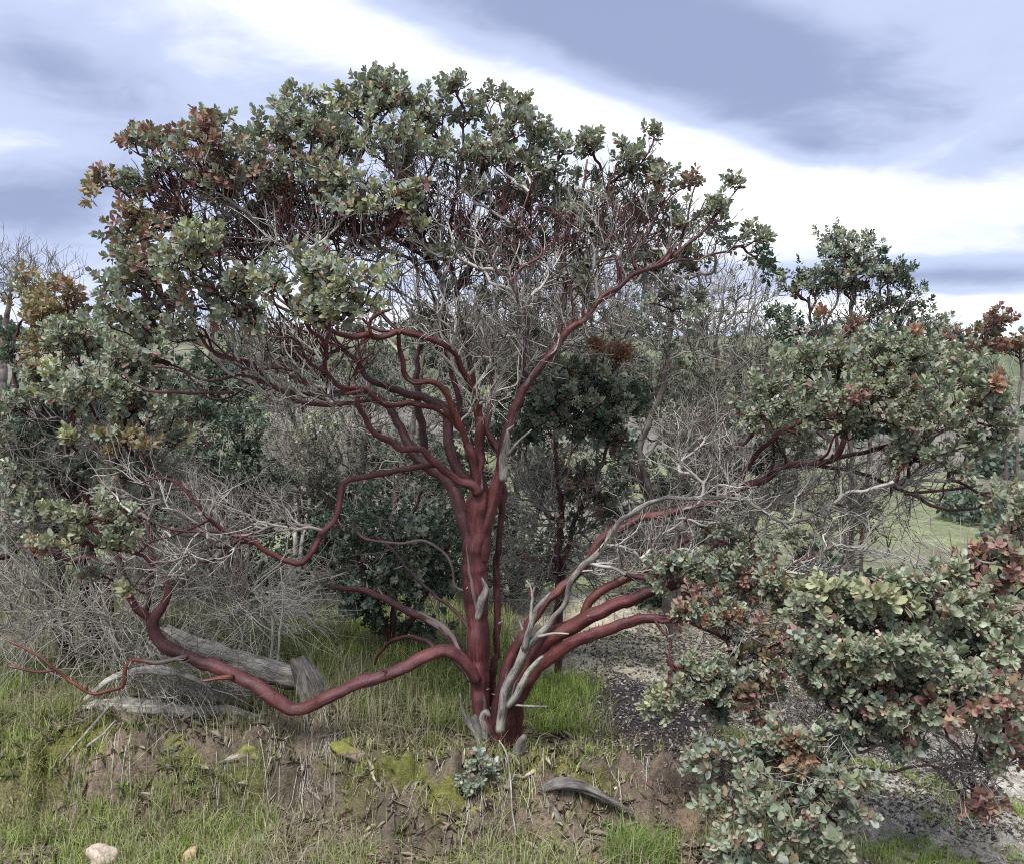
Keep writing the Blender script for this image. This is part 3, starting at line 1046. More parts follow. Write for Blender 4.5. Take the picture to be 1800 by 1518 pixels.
L([(887, 1335, 18), (898, 1262, 13), (925, 1203, 13), (961, 1159, 13.5), (1015, 1123, 13), (1066, 1105, 12), (1102, 1093, 11), (1150, 1085, 9), (1210, 1095, 7), (1270, 1120, 5.5), (1330, 1150, 4), (1380, 1190, 3)], 4.17, 3.65, sides=16)
L([(1020, 1090, 8), (1033, 1062, 9), (1062, 1033, 9), (1098, 1015, 8.5), (1127, 1008, 8), (1170, 975, 6.5), (1215, 950, 5.5), (1260, 950, 4), (1300, 960, 3)], 4.1, 4.25)
L([(1150, 1010, 4), (1140, 960, 4.5), (1160, 910, 4.5)], 4.2, 4.35, col=DRED)
# grey dead wood of the same tree
D = lambda pts, a, b, **k: T1.limb(pts, a, b, name='dead_branch', mat=M_WOOD, **k)
D([(878, 1285, 9), (885, 1224, 11), (903, 1185, 10.5), (921, 1141, 9.5), (946, 1118, 7), (968, 1098, 6.4), (990, 1062, 5.8), (1001, 1029, 5.6), (1026, 993, 5.4), (1066, 954, 5.2), (1083, 925, 4.6), (1133, 887, 4.2), (1167, 875, 4.1), (1217, 875, 4.1), (1300, 875, 3.8), (1333, 892, 3.5), (1367, 912, 3.2), (1404, 912, 2.8), (1437, 896, 2.2), (1470, 880, 1.4)], 4.02, 4.1, col=GREY * 0.85, flute=0.1, sides=10, label='long grey dead branch')
D([(893, 1240, 6), (907, 1222, 7.5), (925, 1192, 7.5), (945, 1165, 5.5), (957, 1153, 3)], 4.0, 3.95, col=PALE * 0.85, flute=0.15)
D([(922, 1140, 6), (932, 1095, 6), (946, 1065, 5.5), (960, 1048, 3.5), (968, 1040, 1.5)], 4.0, 4.0, col=GREY, flute=0.15)
D([(932, 1095, 3), (935, 1050, 2.4), (930, 1030, 1.6), (922, 1018, 1)], 4.0, 4.0, col=PALE)
D([(934, 1050, 1.8), (940, 1030, 1.2)], 4.0, 4.0, col=PALE)
D([(946, 1118, 3), (972, 1112, 2.4), (1000, 1113, 1.3)], 4.0, 3.95, col=PALE)
D([(905, 1238, 2), (930, 1240, 1.6), (958, 1240, 1.2)], 4.0, 3.9, col=PALE)
D([(1062, 958, 2.8), (1090, 960, 2.6), (1112, 968, 1.6)], 4.05, 4.0, col=PALE)
D([(884, 845, 8), (887, 810, 9), (892, 775, 8), (893, 758, 3)], 4.13, 4.11, col=GREY * 0.95, flute=0.12, label='grey dead strip on the right fork')
D([(893, 800, 4), (912, 775, 2.6), (932, 755, 1.4)], 4.1, 4.0, col=GREY)
D([(838, 1090, 4), (848, 1060, 8), (856, 1035, 6), (848, 1015, 2)], 4.10, 4.10, col=GREY * 0.8, flute=0.2, label='grey snag of dead wood on the trunk')
D([(862, 1322, 12), (850, 1300, 11), (838, 1275, 11), (832, 1258, 7)], 4.12, 4.08, col=GREY * 0.8, flute=0.22)
D([(846, 1312, 9), (838, 1288, 8), (824, 1266, 5), (812, 1243, 3.5), (806, 1218, 1.5)], 4.1, 4.05, col=GREY * 0.9, flute=0.2)
D([(853, 1300, 7), (852, 1278, 8), (848, 1262, 8), (856, 1252, 6), (862, 1260, 4)], 4.07, 4.05, col=GREY, flute=0.25)
D([(905, 1332, 9), (914, 1318, 11), (918, 1302, 8), (924, 1290, 4)], 4.1, 4.05, col=PALE * 0.8, flute=0.2)
# N: lower left limb with its elbow
L([(838, 1195, 10), (824, 1172, 13), (802, 1152, 12.5), (773, 1143, 12), (744, 1155, 12), (708, 1174, 12), (654, 1192, 12), (600, 1214, 12), (560, 1235, 12), (527, 1247, 13), (493, 1234, 13), (450, 1204, 13), (410, 1183, 12.5), (360, 1163, 12), (320, 1150, 12), (285, 1135, 12), (272, 1113, 11), (273, 1090, 11), (287, 1067, 9), (295, 1043, 8), (290, 1023, 7.2), (277, 990, 6), (268, 950, 5), (255, 905, 4), (225, 880, 3)], 4.16, 4.3, sides=14, ys=[4.16, 4.05, 4.02, 4.05, 4.15, 4.25, 4.25])
L([(274, 1095, 9), (255, 1078, 9), (240, 1066, 8), (227, 1037, 7), (217, 1010, 6), (205, 975, 5), (180, 940, 4), (150, 915, 3), (110, 905, 2)], 4.2, 4.0)
L([(255, 1078, 5), (262, 1050, 4.5), (258, 1020, 4), (262, 985, 3.5), (240, 940, 2.6)], 4.22, 4.3, col=DRED)
L([(330, 1153, 5), (277, 1162, 4.6), (227, 1163, 4.4), (217, 1200, 4), (207, 1210, 3.8), (167, 1217, 3.4), (130, 1200, 3.2), (97, 1177, 3), (67, 1153, 2.8), (47, 1140, 2.4), (10, 1120, 1.6)], 4.1, 4.0, col=ORED * 0.7)
L([(97, 1177, 2.8), (60, 1180, 3), (13, 1173, 2)], 4.02, 3.95, col=ORED)
L([(410, 1188, 6), (385, 1190, 4.5), (353, 1194, 2.5)], 4.04, 3.98, col=ORED)
# O: left branches behind the trunk
L([(826, 1170, 8), (802, 1138, 8), (780, 1102, 7.5), (744, 1084, 7.5), (708, 1069, 7), (672, 1051, 6.5), (636, 1038, 5.5), (600, 1034, 4.5), (575, 1028, 3)], 4.3, 4.75, col=RED * 0.7)
L([(828, 1195, 6), (800, 1160, 5.5), (770, 1140, 5), (755, 1130, 4.6), (737, 1122, 4.4), (708, 1120, 4), (685, 1128, 3.6), (665, 1152, 3), (660, 1170, 2.2)], 4.3, 4.7, col=DRED)
L([(830, 1110, 4), (800, 1075, 3.6), (760, 1040, 3.2), (720, 1000, 3), (690, 965, 2.6), (660, 940, 2)], 4.35, 4.9, col=DRED)
L([(825, 1040, 2.8), (800, 1030, 2.6), (795, 1000, 2.6), (780, 970, 2.6), (748, 948, 2.6), (700, 955, 2.6), (645, 945, 2.4), (620, 920, 1.6)], 4.25, 4.35, col=RED * 0.5 + GREY * 0.3)
L([(872, 1320, 8), (866, 1270, 8), (866, 1220, 7.5), (870, 1170, 7), (874, 1100, 7), (872, 1000, 6.5), (880, 900, 6), (884, 850, 5)], 4.32, 4.3, col=RED * 0.7)

# thinner red branches that carry the crown outwards
def thin(x0, y0, d0, x1, y1, d1, r0=3.4):
    t = np.linspace(0, 1, 6)
    a = T1.r.normal(0, 1, 6) * np.array((0, .6, 1, 1, .7, 0)) * 0.055 * math.hypot(x1 - x0, y1 - y0)
    sag = -0.10 * abs(x1 - x0) * np.sin(np.pi * t)
    nx, ny = -(y1 - y0), x1 - x0
    ln = math.hypot(nx, ny)
    pts = [(x0 + (x1 - x0) * q + a[i] * nx / ln, y0 + (y1 - y0) * q + a[i] * ny / ln - sag[i] * 0.6, r0 * (1 - 0.62 * q)) for i, q in enumerate(t)]
    L(pts, d0, d1, col=RED * T1.r.uniform(0.5, 0.9), sides=7)


for a in [(667, 703, 4.45, 330, 600, 4.2), (640, 687, 3.85, 300, 560, 3.7), (590, 690, 4.55, 250, 640, 4.3), (577, 657, 3.72, 400, 540, 3.6), (480, 680, 3.8, 200, 600, 3.9), (455, 655, 3.78, 280, 520, 3.7), (622, 628, 4.5, 420, 450, 4.3), (540, 560, 4.6, 330, 420, 4.4), (700, 583, 3.85, 520, 470, 3.7),
          (776, 562, 4.36, 680, 300, 4.2), (762, 462, 4.38, 640, 220, 4.2), (804, 512, 4.5, 900, 260, 4.5), (742, 417, 4.38, 780, 200, 4.3), (783, 504, 4.36, 600, 300, 4.1), (854, 417, 4.58, 940, 230, 4.45),
          (979, 606, 4.3, 1080, 330, 4.6), (1050, 533, 4.36, 1180, 340, 4.5), (1087, 504, 4.4, 1060, 300, 4.6), (1121, 479, 4.4, 1240, 350, 4.5), (1025, 562, 4.35, 1000, 320, 4.7), (907, 520, 4.05, 940, 300, 4.3), (1162, 469, 4.43, 1310, 410, 4.6),
          (1342, 842, 4.3, 1400, 700, 4.1), (1425, 815, 4.33, 1560, 680, 4.1), (1383, 821, 4.32, 1350, 720, 4.1), (1488, 748, 4.34, 1600, 640, 4.2), (1500, 725, 4.35, 1440, 630, 4.2), (1530, 790, 4.3, 1700, 700, 4.05),
          (1200, 1020, 3.95, 1330, 960, 3.85), (1250, 1005, 3.9, 1280, 1150, 3.65), (1310, 1010, 3.85, 1470, 960, 3.9), (1150, 1085, 3.75, 1200, 1190, 3.6), (400, 937, 3.85, 230, 900, 3.8), (367, 913, 3.83, 200, 960, 3.85), (443, 953, 3.9, 300, 930, 3.95)]:
    thin(*a)
L([(862, 1300, 12), (846, 1322, 11), (832, 1342, 9), (818, 1362, 6)], 4.17, 4.08, name='root_flare', sides=12)
L([(895, 1315, 12), (912, 1335, 10), (932, 1350, 8), (955, 1360, 5)], 4.15, 4.08, name='root_flare', sides=12)
L([(875, 1320, 14), (878, 1345, 13), (880, 1370, 9)], 4.12, 4.0, name='root_flare', sides=12)

# foliage pads of the main tree -------------------------------------------------
C = T1.clump
T1.dens = 1.22
for a in [  # crown, left shoulder (weathered, reddish)
        (250, 235, 32, 25, 3.9, 12, 'rrrg'), (310, 245, 55, 40, 3.9, 34, 'rrrgg'), (375, 265, 60, 55, 3.8, 44, 'rrrrgg'), (400, 315, 50, 40, 3.8, 24, 'rrg'),
        (350, 205, 40, 20, 4.0, 16, 'g'), (172, 330, 30, 28, 3.9, 10, 'bbr'), (215, 395, 42, 45, 3.9, 26, 'bbrg'), (270, 370, 60, 45, 4.0, 36, 'ggbr'), (255, 325, 35, 25, 4.0, 12, 'g'),
        # crown, top
        (470, 240, 60, 55, 4.0, 50, 'g'), (545, 200, 60, 45, 4.1, 48, 'g'), (545, 165, 10, 14, 4.1, 3, 'g'), (620, 175, 60, 45, 4.2, 48, 'ggy'), (680, 155, 55, 35, 4.2, 40, 'g'), (745, 170, 45, 35, 4.3, 28, 'g'),
        (820, 150, 28, 24, 4.3, 12, 'g'), (815, 190, 35, 30, 4.3, 14, 'g'), (870, 180, 48, 30, 4.4, 28, 'g'), (905, 200, 40, 35, 4.4, 22, 'g'), (925, 235, 30, 40, 4.4, 20, 'g'),
        (860, 260, 70, 45, 4.4, 50, 'ggg'), (760, 250, 70, 55, 4.2, 56, 'g'), (660, 250, 75, 55, 4.0, 60, 'ggyg'), (560, 270, 75, 55, 3.95, 60, 'ggr'), (470, 310, 60, 55, 3.95, 44, 'ggr'),
        (620, 320, 60, 40, 3.85, 36, 'ggy'), (690, 330, 40, 40, 3.85, 22, 'gyr'), (640, 365, 40, 22, 3.8, 10, 'gyy'), (900, 320, 50, 40, 4.5, 22, 'g'), (840, 330, 60, 40, 4.4, 22, 'g'),
        (720, 390, 25, 15, 3.8, 4, 'yr'), (510, 360, 60, 35, 4.1, 20, 'gdr'), (420, 380, 50, 40, 4.1, 18, 'gr'),
        # sparse right shoulder
        (1000, 250, 48, 24, 4.5, 21, 'g'), (1050, 262, 30, 22, 4.5, 10, 'g'), (1108, 250, 34, 22, 4.5, 15, 'g'), (1150, 240, 16, 14, 4.5, 6, 'g'), (1000, 305, 60, 38, 4.6, 24, 'g'), (1080, 315, 60, 40, 4.6, 26, 'gs'),
        (1170, 320, 48, 36, 4.5, 21, 'ggr'), (1220, 305, 26, 18, 4.5, 8, 'grr'), (1235, 375, 50, 34, 4.5, 28, 'g'), (1305, 320, 16, 14, 4.5, 6, 'g'), (1278, 372, 24, 22, 4.5, 9, 'g'),
        (1318, 420, 32, 20, 4.6, 15, 'g'), (1342, 455, 14, 24, 4.6, 8, 'd'), (1140, 380, 60, 40, 4.6, 18, 'gs'), (1220, 440, 60, 30, 4.6, 14, 'gs'), (960, 350, 50, 50, 4.7, 15, 'gs'),
        # left front pads
        (345, 440, 58, 45, 3.55, 44, 'gyg'), (355, 420, 30, 25, 3.5, 12, 'y'), (270, 450, 48, 40, 3.7, 28, 'ggrb'), (210, 480, 55, 40, 3.75, 34, 'gg'), (240, 540, 60, 30, 3.75, 26, 'g'), (320, 520, 60, 34, 3.7, 28, 'ggr'),
        (400, 510, 40, 34, 3.6, 20, 'ggr'), (440, 490, 34, 28, 3.5, 14, 'yg'), (500, 480, 45, 36, 3.5, 24, 'gyg'), (560, 490, 50, 44, 3.45, 34, 'gyg'), (622, 490, 46, 46, 3.45, 36, 'gyyg'), (590, 540, 56, 26, 3.45, 24, 'gy'),
        (500, 540, 50, 26, 3.5, 18, 'g'), (420, 550, 40, 24, 3.6, 12, 'g'), (330, 580, 60, 24, 3.7, 12, 'g'), (245, 600, 40, 26, 3.8, 14, 'g'),
        # sprouts on the low left limb
        (95, 915, 36, 24, 3.75, 14, 'fyg'), (165, 895, 46, 24, 3.75, 18, 'fy'), (225, 890, 46, 26, 3.8, 18, 'f'), (155, 950, 36, 22, 3.75, 10, 'fy'), (215, 960, 34, 22, 3.8, 9, 'f'), (180, 1000, 22, 16, 3.9, 5, 'g'), (210, 1042, 16, 12, 3.85, 4, 'y'), (82, 960, 20, 10, 3.8, 3, 'or'),
        (230, 785, 26, 14, 3.7, 5, 'b'),
        # right crown carried by the long right limb
        (1430, 640, 60, 48, 4.2, 44, 'ffg'), (1510, 620, 70, 48, 4.2, 50, 'ffg'), (1600, 625, 70, 48, 4.2, 48, 'ffg'), (1690, 640, 60, 48, 4.1, 42, 'ffg'), (1375, 700, 60, 40, 4.1, 36, 'ffg'), (1460, 700, 75, 40, 4.0, 50, 'ffg'),
        (1560, 700, 75, 45, 4.0, 50, 'ff'), (1650, 700, 70, 50, 3.95, 50, 'ff'), (1725, 720, 46, 44, 4.0, 28, 'ffg'), (1335, 725, 36, 30, 4.0, 18, 'fg'), (1570, 640, 90, 50, 4.35, 40, 'gd'), (1480, 740, 80, 26, 4.1, 20, 'gd'),
        (1640, 780, 70, 36, 4.0, 28, 'fg'), (1590, 810, 46, 26, 4.0, 14, 'fg'), (1760, 845, 34, 34, 3.9, 16, 'gy'), (1495, 585, 26, 20, 4.3, 8, 'r'), (1502, 702, 14, 30, 3.85, 6, 'r'), (1740, 672, 12, 14, 3.9, 4, 'o'), (1455, 548, 12, 10, 4.3, 3, 'o'), (1590, 585, 16, 14, 4.2, 4, 'or'),
        (1700, 790, 50, 40, 4.0, 16, 'fg'), (1390, 760, 40, 24, 4.1, 10, 'g'),
        # lower right foliage on the two heavy limbs
        (1180, 995, 40, 30, 3.85, 24, 'ffg'), (1250, 985, 50, 40, 3.8, 34, 'ffg'), (1225, 1050, 46, 36, 3.7, 26, 'ffr'), (1280, 1070, 40, 30, 3.7, 16, 'ffo'), (1320, 1000, 46, 40, 3.8, 26, 'ffgfgr'), (1215, 1085, 34, 22, 3.65, 12, 'rr'),
        (1185, 1175, 46, 34, 3.6, 34, 'ffy'), (1250, 1190, 46, 38, 3.6, 32, 'ffg'), (1180, 1215, 40, 26, 3.6, 18, 'ffy'), (1320, 1215, 36, 40, 3.6, 24, 'rrbg'), (1290, 1150, 40, 30, 3.65, 14, 'bg'), (1395, 1035, 46, 36, 3.7, 24, 'fffb'), (1370, 1110, 46, 40, 3.65, 26, 'gbr'), (1290, 1245, 40, 20, 3.6, 10, 'gd'),
        (1255, 930, 40, 30, 4.1, 12, 'gs'), (1370, 950, 60, 40, 4.1, 18, 'gs')]:
    C(*a)
# bare grey twig tangle
dead = []
R_ = T1.region
for a in [(760, 430, 120, 100, 4.3, 260, .45), (860, 500, 110, 110, 4.3, 300, .5), (960, 480, 120, 130, 4.5, 330, .5), (1080, 430, 130, 110, 4.6, 300, .4), (1180, 450, 120, 100, 4.7, 200, .4), (720, 560, 110, 60, 4.0, 130, .3), (860, 620, 80, 80, 4.2, 180, .3), (960, 600, 90, 80, 4.4, 150, .4),
          (480, 620, 110, 60, 3.9, 150, .3), (560, 700, 120, 40, 3.9, 90, .3), (400, 580, 90, 50, 3.9, 110, .3), (470, 430, 110, 80, 4.1, 200, .4), (620, 420, 90, 70, 4.1, 170, .4), (380, 360, 80, 60, 4.0, 90, .3), (600, 310, 150, 60, 4.1, 120, .3), (820, 320, 130, 50, 4.4, 110, .3), (1060, 350, 130, 45, 4.6, 110, .3),
          (400, 900, 130, 60, 3.9, 130, .3), (330, 980, 110, 40, 3.95, 100, .25), (230, 860, 80, 60, 4.0, 60, .3), (250, 1000, 90, 60, 4.15, 80, .25),
          (1200, 930, 110, 60, 4.15, 130, .35), (1330, 880, 110, 70, 4.25, 170, .35), (1460, 870, 120, 60, 4.3, 190, .35), (1600, 840, 120, 50, 4.2, 120, .35), (1250, 780, 110, 70, 4.4, 110, .35), (1100, 980, 80, 70, 4.2, 80, .3), (1500, 930, 140, 60, 4.2, 100, .3), (850, 695, 36, 26, 4.05, 40, .12),
          (1300, 1120, 90, 60, 3.8, 60, .25), (1420, 1000, 80, 50, 3.9, 60, .25)]:
    dead.append(R_(*a[:6], rz=a[6]))
dead = np.concatenate(dead)
dead = dead[T1.r.random(len(dead)) < 0.62]
k = len(dead) // 3
T1.rngp = T1.r.permutation(len(dead))
T1.reach = 0.75
T1.connect(dead[T1.rngp[:k]], PALE * 0.95, 0.0021, side=2.4, side_col=PALE, up=0.4, maxr=0.008)
T1.connect(dead[T1.rngp[k:2 * k]], GREY * 0.75, 0.0021, side=2.2, side_col=GREY * .9, up=0.4, maxr=0.008)
T1.connect(dead[T1.rngp[2 * k:]], DRED * 1.1, 0.0022, side=2.2, side_col=DGREY, up=0.4, maxr=0.008)
inner = np.concatenate([R_(*a[:6], rz=a[6]) for a in [(520, 380, 90, 50, 4.1, 70, .35), (640, 400, 90, 60, 4.1, 90, .35), (760, 400, 90, 70, 4.3, 90, .35), (880, 410, 90, 70, 4.4, 80, .4), (1000, 420, 90, 70, 4.5, 70, .4), (1110, 400, 80, 60, 4.6, 60, .4), (420, 430, 90, 50, 4.0, 60, .3), (560, 610, 100, 50, 3.9, 60, .3), (330, 330, 70, 50, 3.95, 40, .25)]])
T1.connect(inner, DRED, 0.0030, side=2.5, side_col=DRED * 1.1, up=0.5, maxr=0.010)
for a in [(740, 350, 90, 50, 4.3, 16, 'gs'), (850, 400, 90, 60, 4.5, 16, 'gs'), (960, 420, 90, 60, 4.6, 16, 'sg'), (1080, 400, 90, 50, 4.7, 18, 'sg'), (980, 360, 80, 50, 4.6, 16, 'g'), (1200, 440, 80, 40, 4.7, 14, 'sg'), (560, 390, 80, 40, 4.2, 14, 'gd'), (450, 400, 70, 40, 4.2, 12, 'gdr'), (880, 520, 80, 60, 4.8, 10, 's'), (760, 440, 80, 60, 4.2, 12, 'gs'), (880, 480, 90, 60, 4.3, 12, 'sg'), (1000, 500, 90, 70, 4.4, 14, 'gs'), (1110, 470, 80, 60, 4.5, 14, 'g'), (1180, 520, 80, 60, 4.6, 12, 'gs'), (820, 570, 70, 60, 4.2, 8, 's'), (950, 610, 80, 60, 4.4, 10, 'sg'), (1050, 350, 90, 40, 4.5, 12, 'g'), (930, 300, 60, 50, 4.4, 12, 'g')]:
    C(*a)
T1.finish(live=DRED, n_parts=300, tip_r=0.0021, live_side=0.8, leaf_scale=0.9)

# ================================================================== other plants


def shrub(name, label, cat, base, stems, clumps, dead=(), group=None, seed=2, live=DRED, n_parts=0, scale=1.0, dcol=GREY, side=0.4, dside=2.2, tipr=0.002, dens=1.5, reach=1.0):
    P = Plant(name, label, cat, base, group, seed)
    P.dens = dens
    P.reach = reach
    for s in stems:
        P.limb(s[0], s[1], s[2], col=s[3] if len(s) > 3 else DRED, name='stem', sides=8)
    for c in clumps:
        P.clump(*c)
    if dead:
        P.connect(np.concatenate([P.region(*d[:6], rz=d[6]) for d in dead]), dcol, 0.0022, side=dside, side_col=dcol * 1.15, up=0.5, maxr=0.007)
    P.finish(live=live, n_parts=n_parts, leaf_scale=scale, live_side=side, tip_r=tipr, lean=base[1] > 5.8)
    return P


def gpt(px, y):
    x = W(px, 900, y)[0]
    return np.array((x, y, float(H(x, y)) - 0.01))


def gpx(px, y):
    p = gpt(px, y)
    d = p - np.array((0, 0, EYE))
    v = (d[2] * CP + d[1] * SP) / (d[1] * CP - d[2] * SP)
    return 759 - v * FPX


def stem(px, y, *rest):
    """a stem that starts on the ground at column px, depth y"""
    return [(px, gpx(px, y) + 4, rest[0][2] * 1.2)] + list(rest)


G2 = 'manzanita bushes around the big tree'
# front right shrub
b = gpt(1720, 4.3)
shrub('manzanita_shrub', 'dense leafy manzanita bush with pinkish flower buds in the right foreground', 'bush', b, [
    (stem(1720, 4.3, (1690, 1330, 3), (1665, 1290, 3), (1655, 1230, 3), (1640, 1170, 3.2), (1630, 1110, 3)), 4.3, 3.4),
    (stem(1720, 4.3, (1690, 1320, 2.6), (1620, 1270, 2.6), (1550, 1220, 3.2), (1490, 1180, 2.8), (1440, 1140, 2.5)), 4.3, 3.4),
    (stem(1720, 4.3, (1710, 1320, 2.6), (1730, 1240, 2.6), (1760, 1150, 3), (1780, 1050, 2.4), (1770, 960, 2)), 4.3, 3.5),
    (stem(1720, 4.3, (1650, 1350, 2.6), (1560, 1355, 3), (1500, 1350, 3), (1440, 1380, 3), (1390, 1410, 3), (1330, 1440, 2)), 4.3, 3.3, RED * .7),
    (stem(1720, 4.3, (1620, 1330, 2.6), (1520, 1310, 3), (1450, 1330, 3), (1380, 1320, 3), (1300, 1340, 2)), 4.3, 3.35, RED * .7),
    (stem(1720, 4.3, (1740, 1360, 4), (1790, 1330, 3), (1830, 1300, 2)), 4.3, 3.5)],
    [(1440, 1080, 56, 40, 3.4, 36, 'ffg'), (1470, 1030, 40, 26, 3.4, 18, 'fy'), (1540, 1070, 60, 44, 3.4, 44, 'ffg'), (1560, 1045, 40, 18, 3.3, 10, 'yy'), (1640, 1075, 66, 44, 3.4, 46, 'ff'), (1640, 1030, 40, 20, 3.4, 12, 'f'), (1480, 1150, 60, 44, 3.35, 44, 'ffgy'), (1570, 1150, 66, 44, 3.3, 48, 'ff'),
     (1670, 1150, 66, 46, 3.3, 46, 'ffgffgr'), (1750, 1110, 50, 46, 3.4, 30, 'ffffr'), (1450, 1220, 40, 36, 3.4, 24, 'ffg'), (1530, 1230, 60, 40, 3.35, 40, 'fgfgr'), (1620, 1230, 60, 40, 3.3, 36, 'ffffr'), (1710, 1220, 60, 44, 3.3, 34, 'fffr'), (1775, 1200, 36, 60, 3.3, 22, 'ffrr'), (1500, 1285, 46, 24, 3.4, 16, 'gd'),
     (1590, 1285, 46, 22, 3.4, 12, 'gd'), (1780, 1320, 34, 40, 3.35, 16, 'fgr'), (1720, 1370, 40, 26, 3.4, 8, 'rr'), (1580, 1180, 120, 70, 3.7, 50, 'gd'), (1690, 1010, 50, 36, 3.6, 14, 'rr'), (1750, 960, 46, 34, 3.6, 24, 'rrg'), (1780, 1010, 30, 40, 3.6, 16, 'r'), (1775, 900, 30, 30, 3.6, 12, 'gf'),
     (1280, 1345, 44, 39, 3.3, 12, 'fg'), (1290, 1390, 34, 41, 3.25, 10, 'fg'), (1370, 1310, 60, 30, 3.35, 15, 'fgd'), (1440, 1320, 65, 34, 3.35, 18, 'ffg'), (1400, 1290, 21, 25, 3.3, 4, 'o'), (1400, 1360, 73, 30, 3.3, 15, 'fyb'), (1480, 1370, 60, 34, 3.3, 14, 'fg'), (1340, 1420, 60, 30, 3.25, 12, 'fg'), (1420, 1430, 73, 39, 3.25, 16, 'fg'), (1500, 1430, 39, 39, 3.3, 7, 'g'),
     (1320, 1480, 47, 30, 3.2, 10, 'fg'), (1400, 1490, 78, 34, 3.2, 18, 'fgd'), (1460, 1500, 39, 30, 3.2, 5, 'f'), (1350, 1300, 39, 23, 3.4, 5, 'f'),(1660, 1100, 156, 69, 3.65, 27, 'gd')],
    dead=[(1700, 1350, 80, 50, 3.6, 60, .25), (1500, 1270, 140, 60, 3.6, 90, .3), (1400, 1380, 110, 70, 3.4, 70, .2), (1650, 1000, 90, 50, 3.6, 40, .2)], group=G2, seed=21, n_parts=300, live=DRED, side=0.5, scale=1.15, dens=1.22)
# right back bush with rounded top
shrub('manzanita_shrub', 'dark rounded manzanita bush standing against the sky behind the right crown', 'bush', gpt(1500, 6.0), [
    (stem(1500, 6.0, (1497, 800, 4.5), (1492, 700, 4.2), (1500, 620, 4), (1497, 540, 3.4), (1510, 470, 3)), 6.0, 6.0, DGREY * .7),
    (stem(1500, 6.0, (1530, 760, 3.6), (1550, 660, 3.2), (1580, 580, 2.8), (1600, 530, 3)), 6.0, 6.1, DGREY * .7),
    (stem(1500, 6.0, (1470, 760, 3.6), (1450, 660, 3.2), (1430, 580, 2.8), (1420, 520, 3)), 6.0, 5.9, DGREY * .7)],
    [(1500, 420, 50, 28, 6.0, 34, 'gd'), (1500, 450, 76, 36, 6.0, 60, 'gdg'), (1440, 480, 50, 30, 5.9, 34, 'gd'), (1560, 470, 50, 36, 6.0, 36, 'gd'), (1600, 520, 46, 34, 6.0, 30, 'gdd'), (1400, 490, 22, 26, 5.9, 10, 'dgb'), (1480, 510, 60, 30, 6.0, 22, 'dr'), (1560, 530, 50, 26, 6.0, 16, 'dg'),
     (1390, 570, 40, 30, 5.8, 24, 'dg'), (1640, 560, 30, 24, 6.0, 14, 'g'), (1660, 600, 50, 30, 5.9, 24, 'gd'), (1560, 590, 80, 30, 5.9, 26, 'dg'), (1460, 590, 60, 40, 5.9, 26, 'dg'), (1370, 540, 20, 20, 5.9, 6, 'd'), (1420, 660, 80, 60, 5.8, 30, 'dg'), (1480, 900, 110, 60, 5.9, 26, 'sd'), (1640, 700, 60, 60, 5.9, 20, 'dg')],
    dead=[(1500, 580, 90, 60, 6.0, 130, .3), (1600, 620, 80, 50, 6.0, 80, .3), (1500, 860, 120, 90, 6.0, 150, .4)], group=G2, seed=22, dcol=DGREY, live=DRED * .9)
# rusty shrub at right edge
shrub('manzanita_shrub', 'low manzanita with rust-coloured dead leaf tips at the right edge', 'bush', gpt(1770, 5.2), [
    (stem(1770, 5.2, (1765, 800, 3.6), (1740, 680, 3.2), (1725, 620, 2.6), (1740, 570, 2)), 5.2, 5.1, DGREY),
    (stem(1770, 5.2, (1790, 760, 3), (1800, 660, 2.6), (1790, 605, 2)), 5.2, 5.2, DGREY)],
    [(1750, 545, 30, 18, 5.1, 10, 'r'), (1735, 575, 26, 16, 5.1, 8, 'rrb'), (1722, 600, 26, 14, 5.1, 7, 'r'), (1775, 598, 40, 12, 5.2, 16, 'ro'), (1690, 590, 26, 14, 5.2, 7, 'dr'), (1800, 600, 30, 14, 5.2, 8, 'r')],
    dead=[(1760, 720, 40, 60, 5.2, 30, .2)], group=G2, seed=23)
# background manzanita behind the trunk, right
shrub('manzanita_shrub', 'leafy manzanita behind the trunk with one orange dead leaf cluster', 'bush', gpt(980, 5.3), [
    (stem(980, 5.3, (980, 1040, 6), (979, 975, 6), (985, 900, 5), (978, 830, 4.5), (980, 760, 3.5), (990, 690, 2.5)), 5.3, 5.1),
    (stem(980, 5.3, (985, 940, 5), (965, 905, 4), (940, 870, 3.5), (915, 840, 3)), 5.3, 5.4),
    (stem(980, 5.3, (1000, 950, 5), (1040, 860, 4), (1070, 780, 3.5), (1080, 700, 2.5)), 5.3, 5.1)],
    [(960, 690, 50, 40, 5.0, 40, 'dgg'), (1020, 680, 60, 46, 4.95, 56, 'ggd'), (1085, 690, 46, 46, 5.0, 40, 'ggd'), (1000, 740, 70, 32, 5.0, 40, 'gd'), (1070, 750, 50, 32, 5.0, 30, 'gd'), (1070, 610, 28, 18, 5.0, 18, 'o'), (1110, 770, 30, 24, 5.1, 10, 'dr'), (990, 650, 20, 10, 5.0, 4, 'ro'),
     (920, 740, 40, 40, 5.2, 18, 'd'), (1010, 880, 60, 60, 5.3, 20, 'dr'), (1070, 900, 50, 50, 5.3, 18, 'rd'), (940, 1000, 50, 50, 5.4, 20, 'rd'), (1060, 840, 60, 40, 5.2, 16, 'dr'), (1110, 1040, 40, 20, 5.3, 6, 'd')],
    dead=[(980, 860, 120, 90, 5.3, 220, .4), (940, 1000, 90, 90, 5.3, 160, .3), (1060, 980, 90, 90, 5.3, 160, .3)], group=G2, seed=24, dcol=GREY * .8)
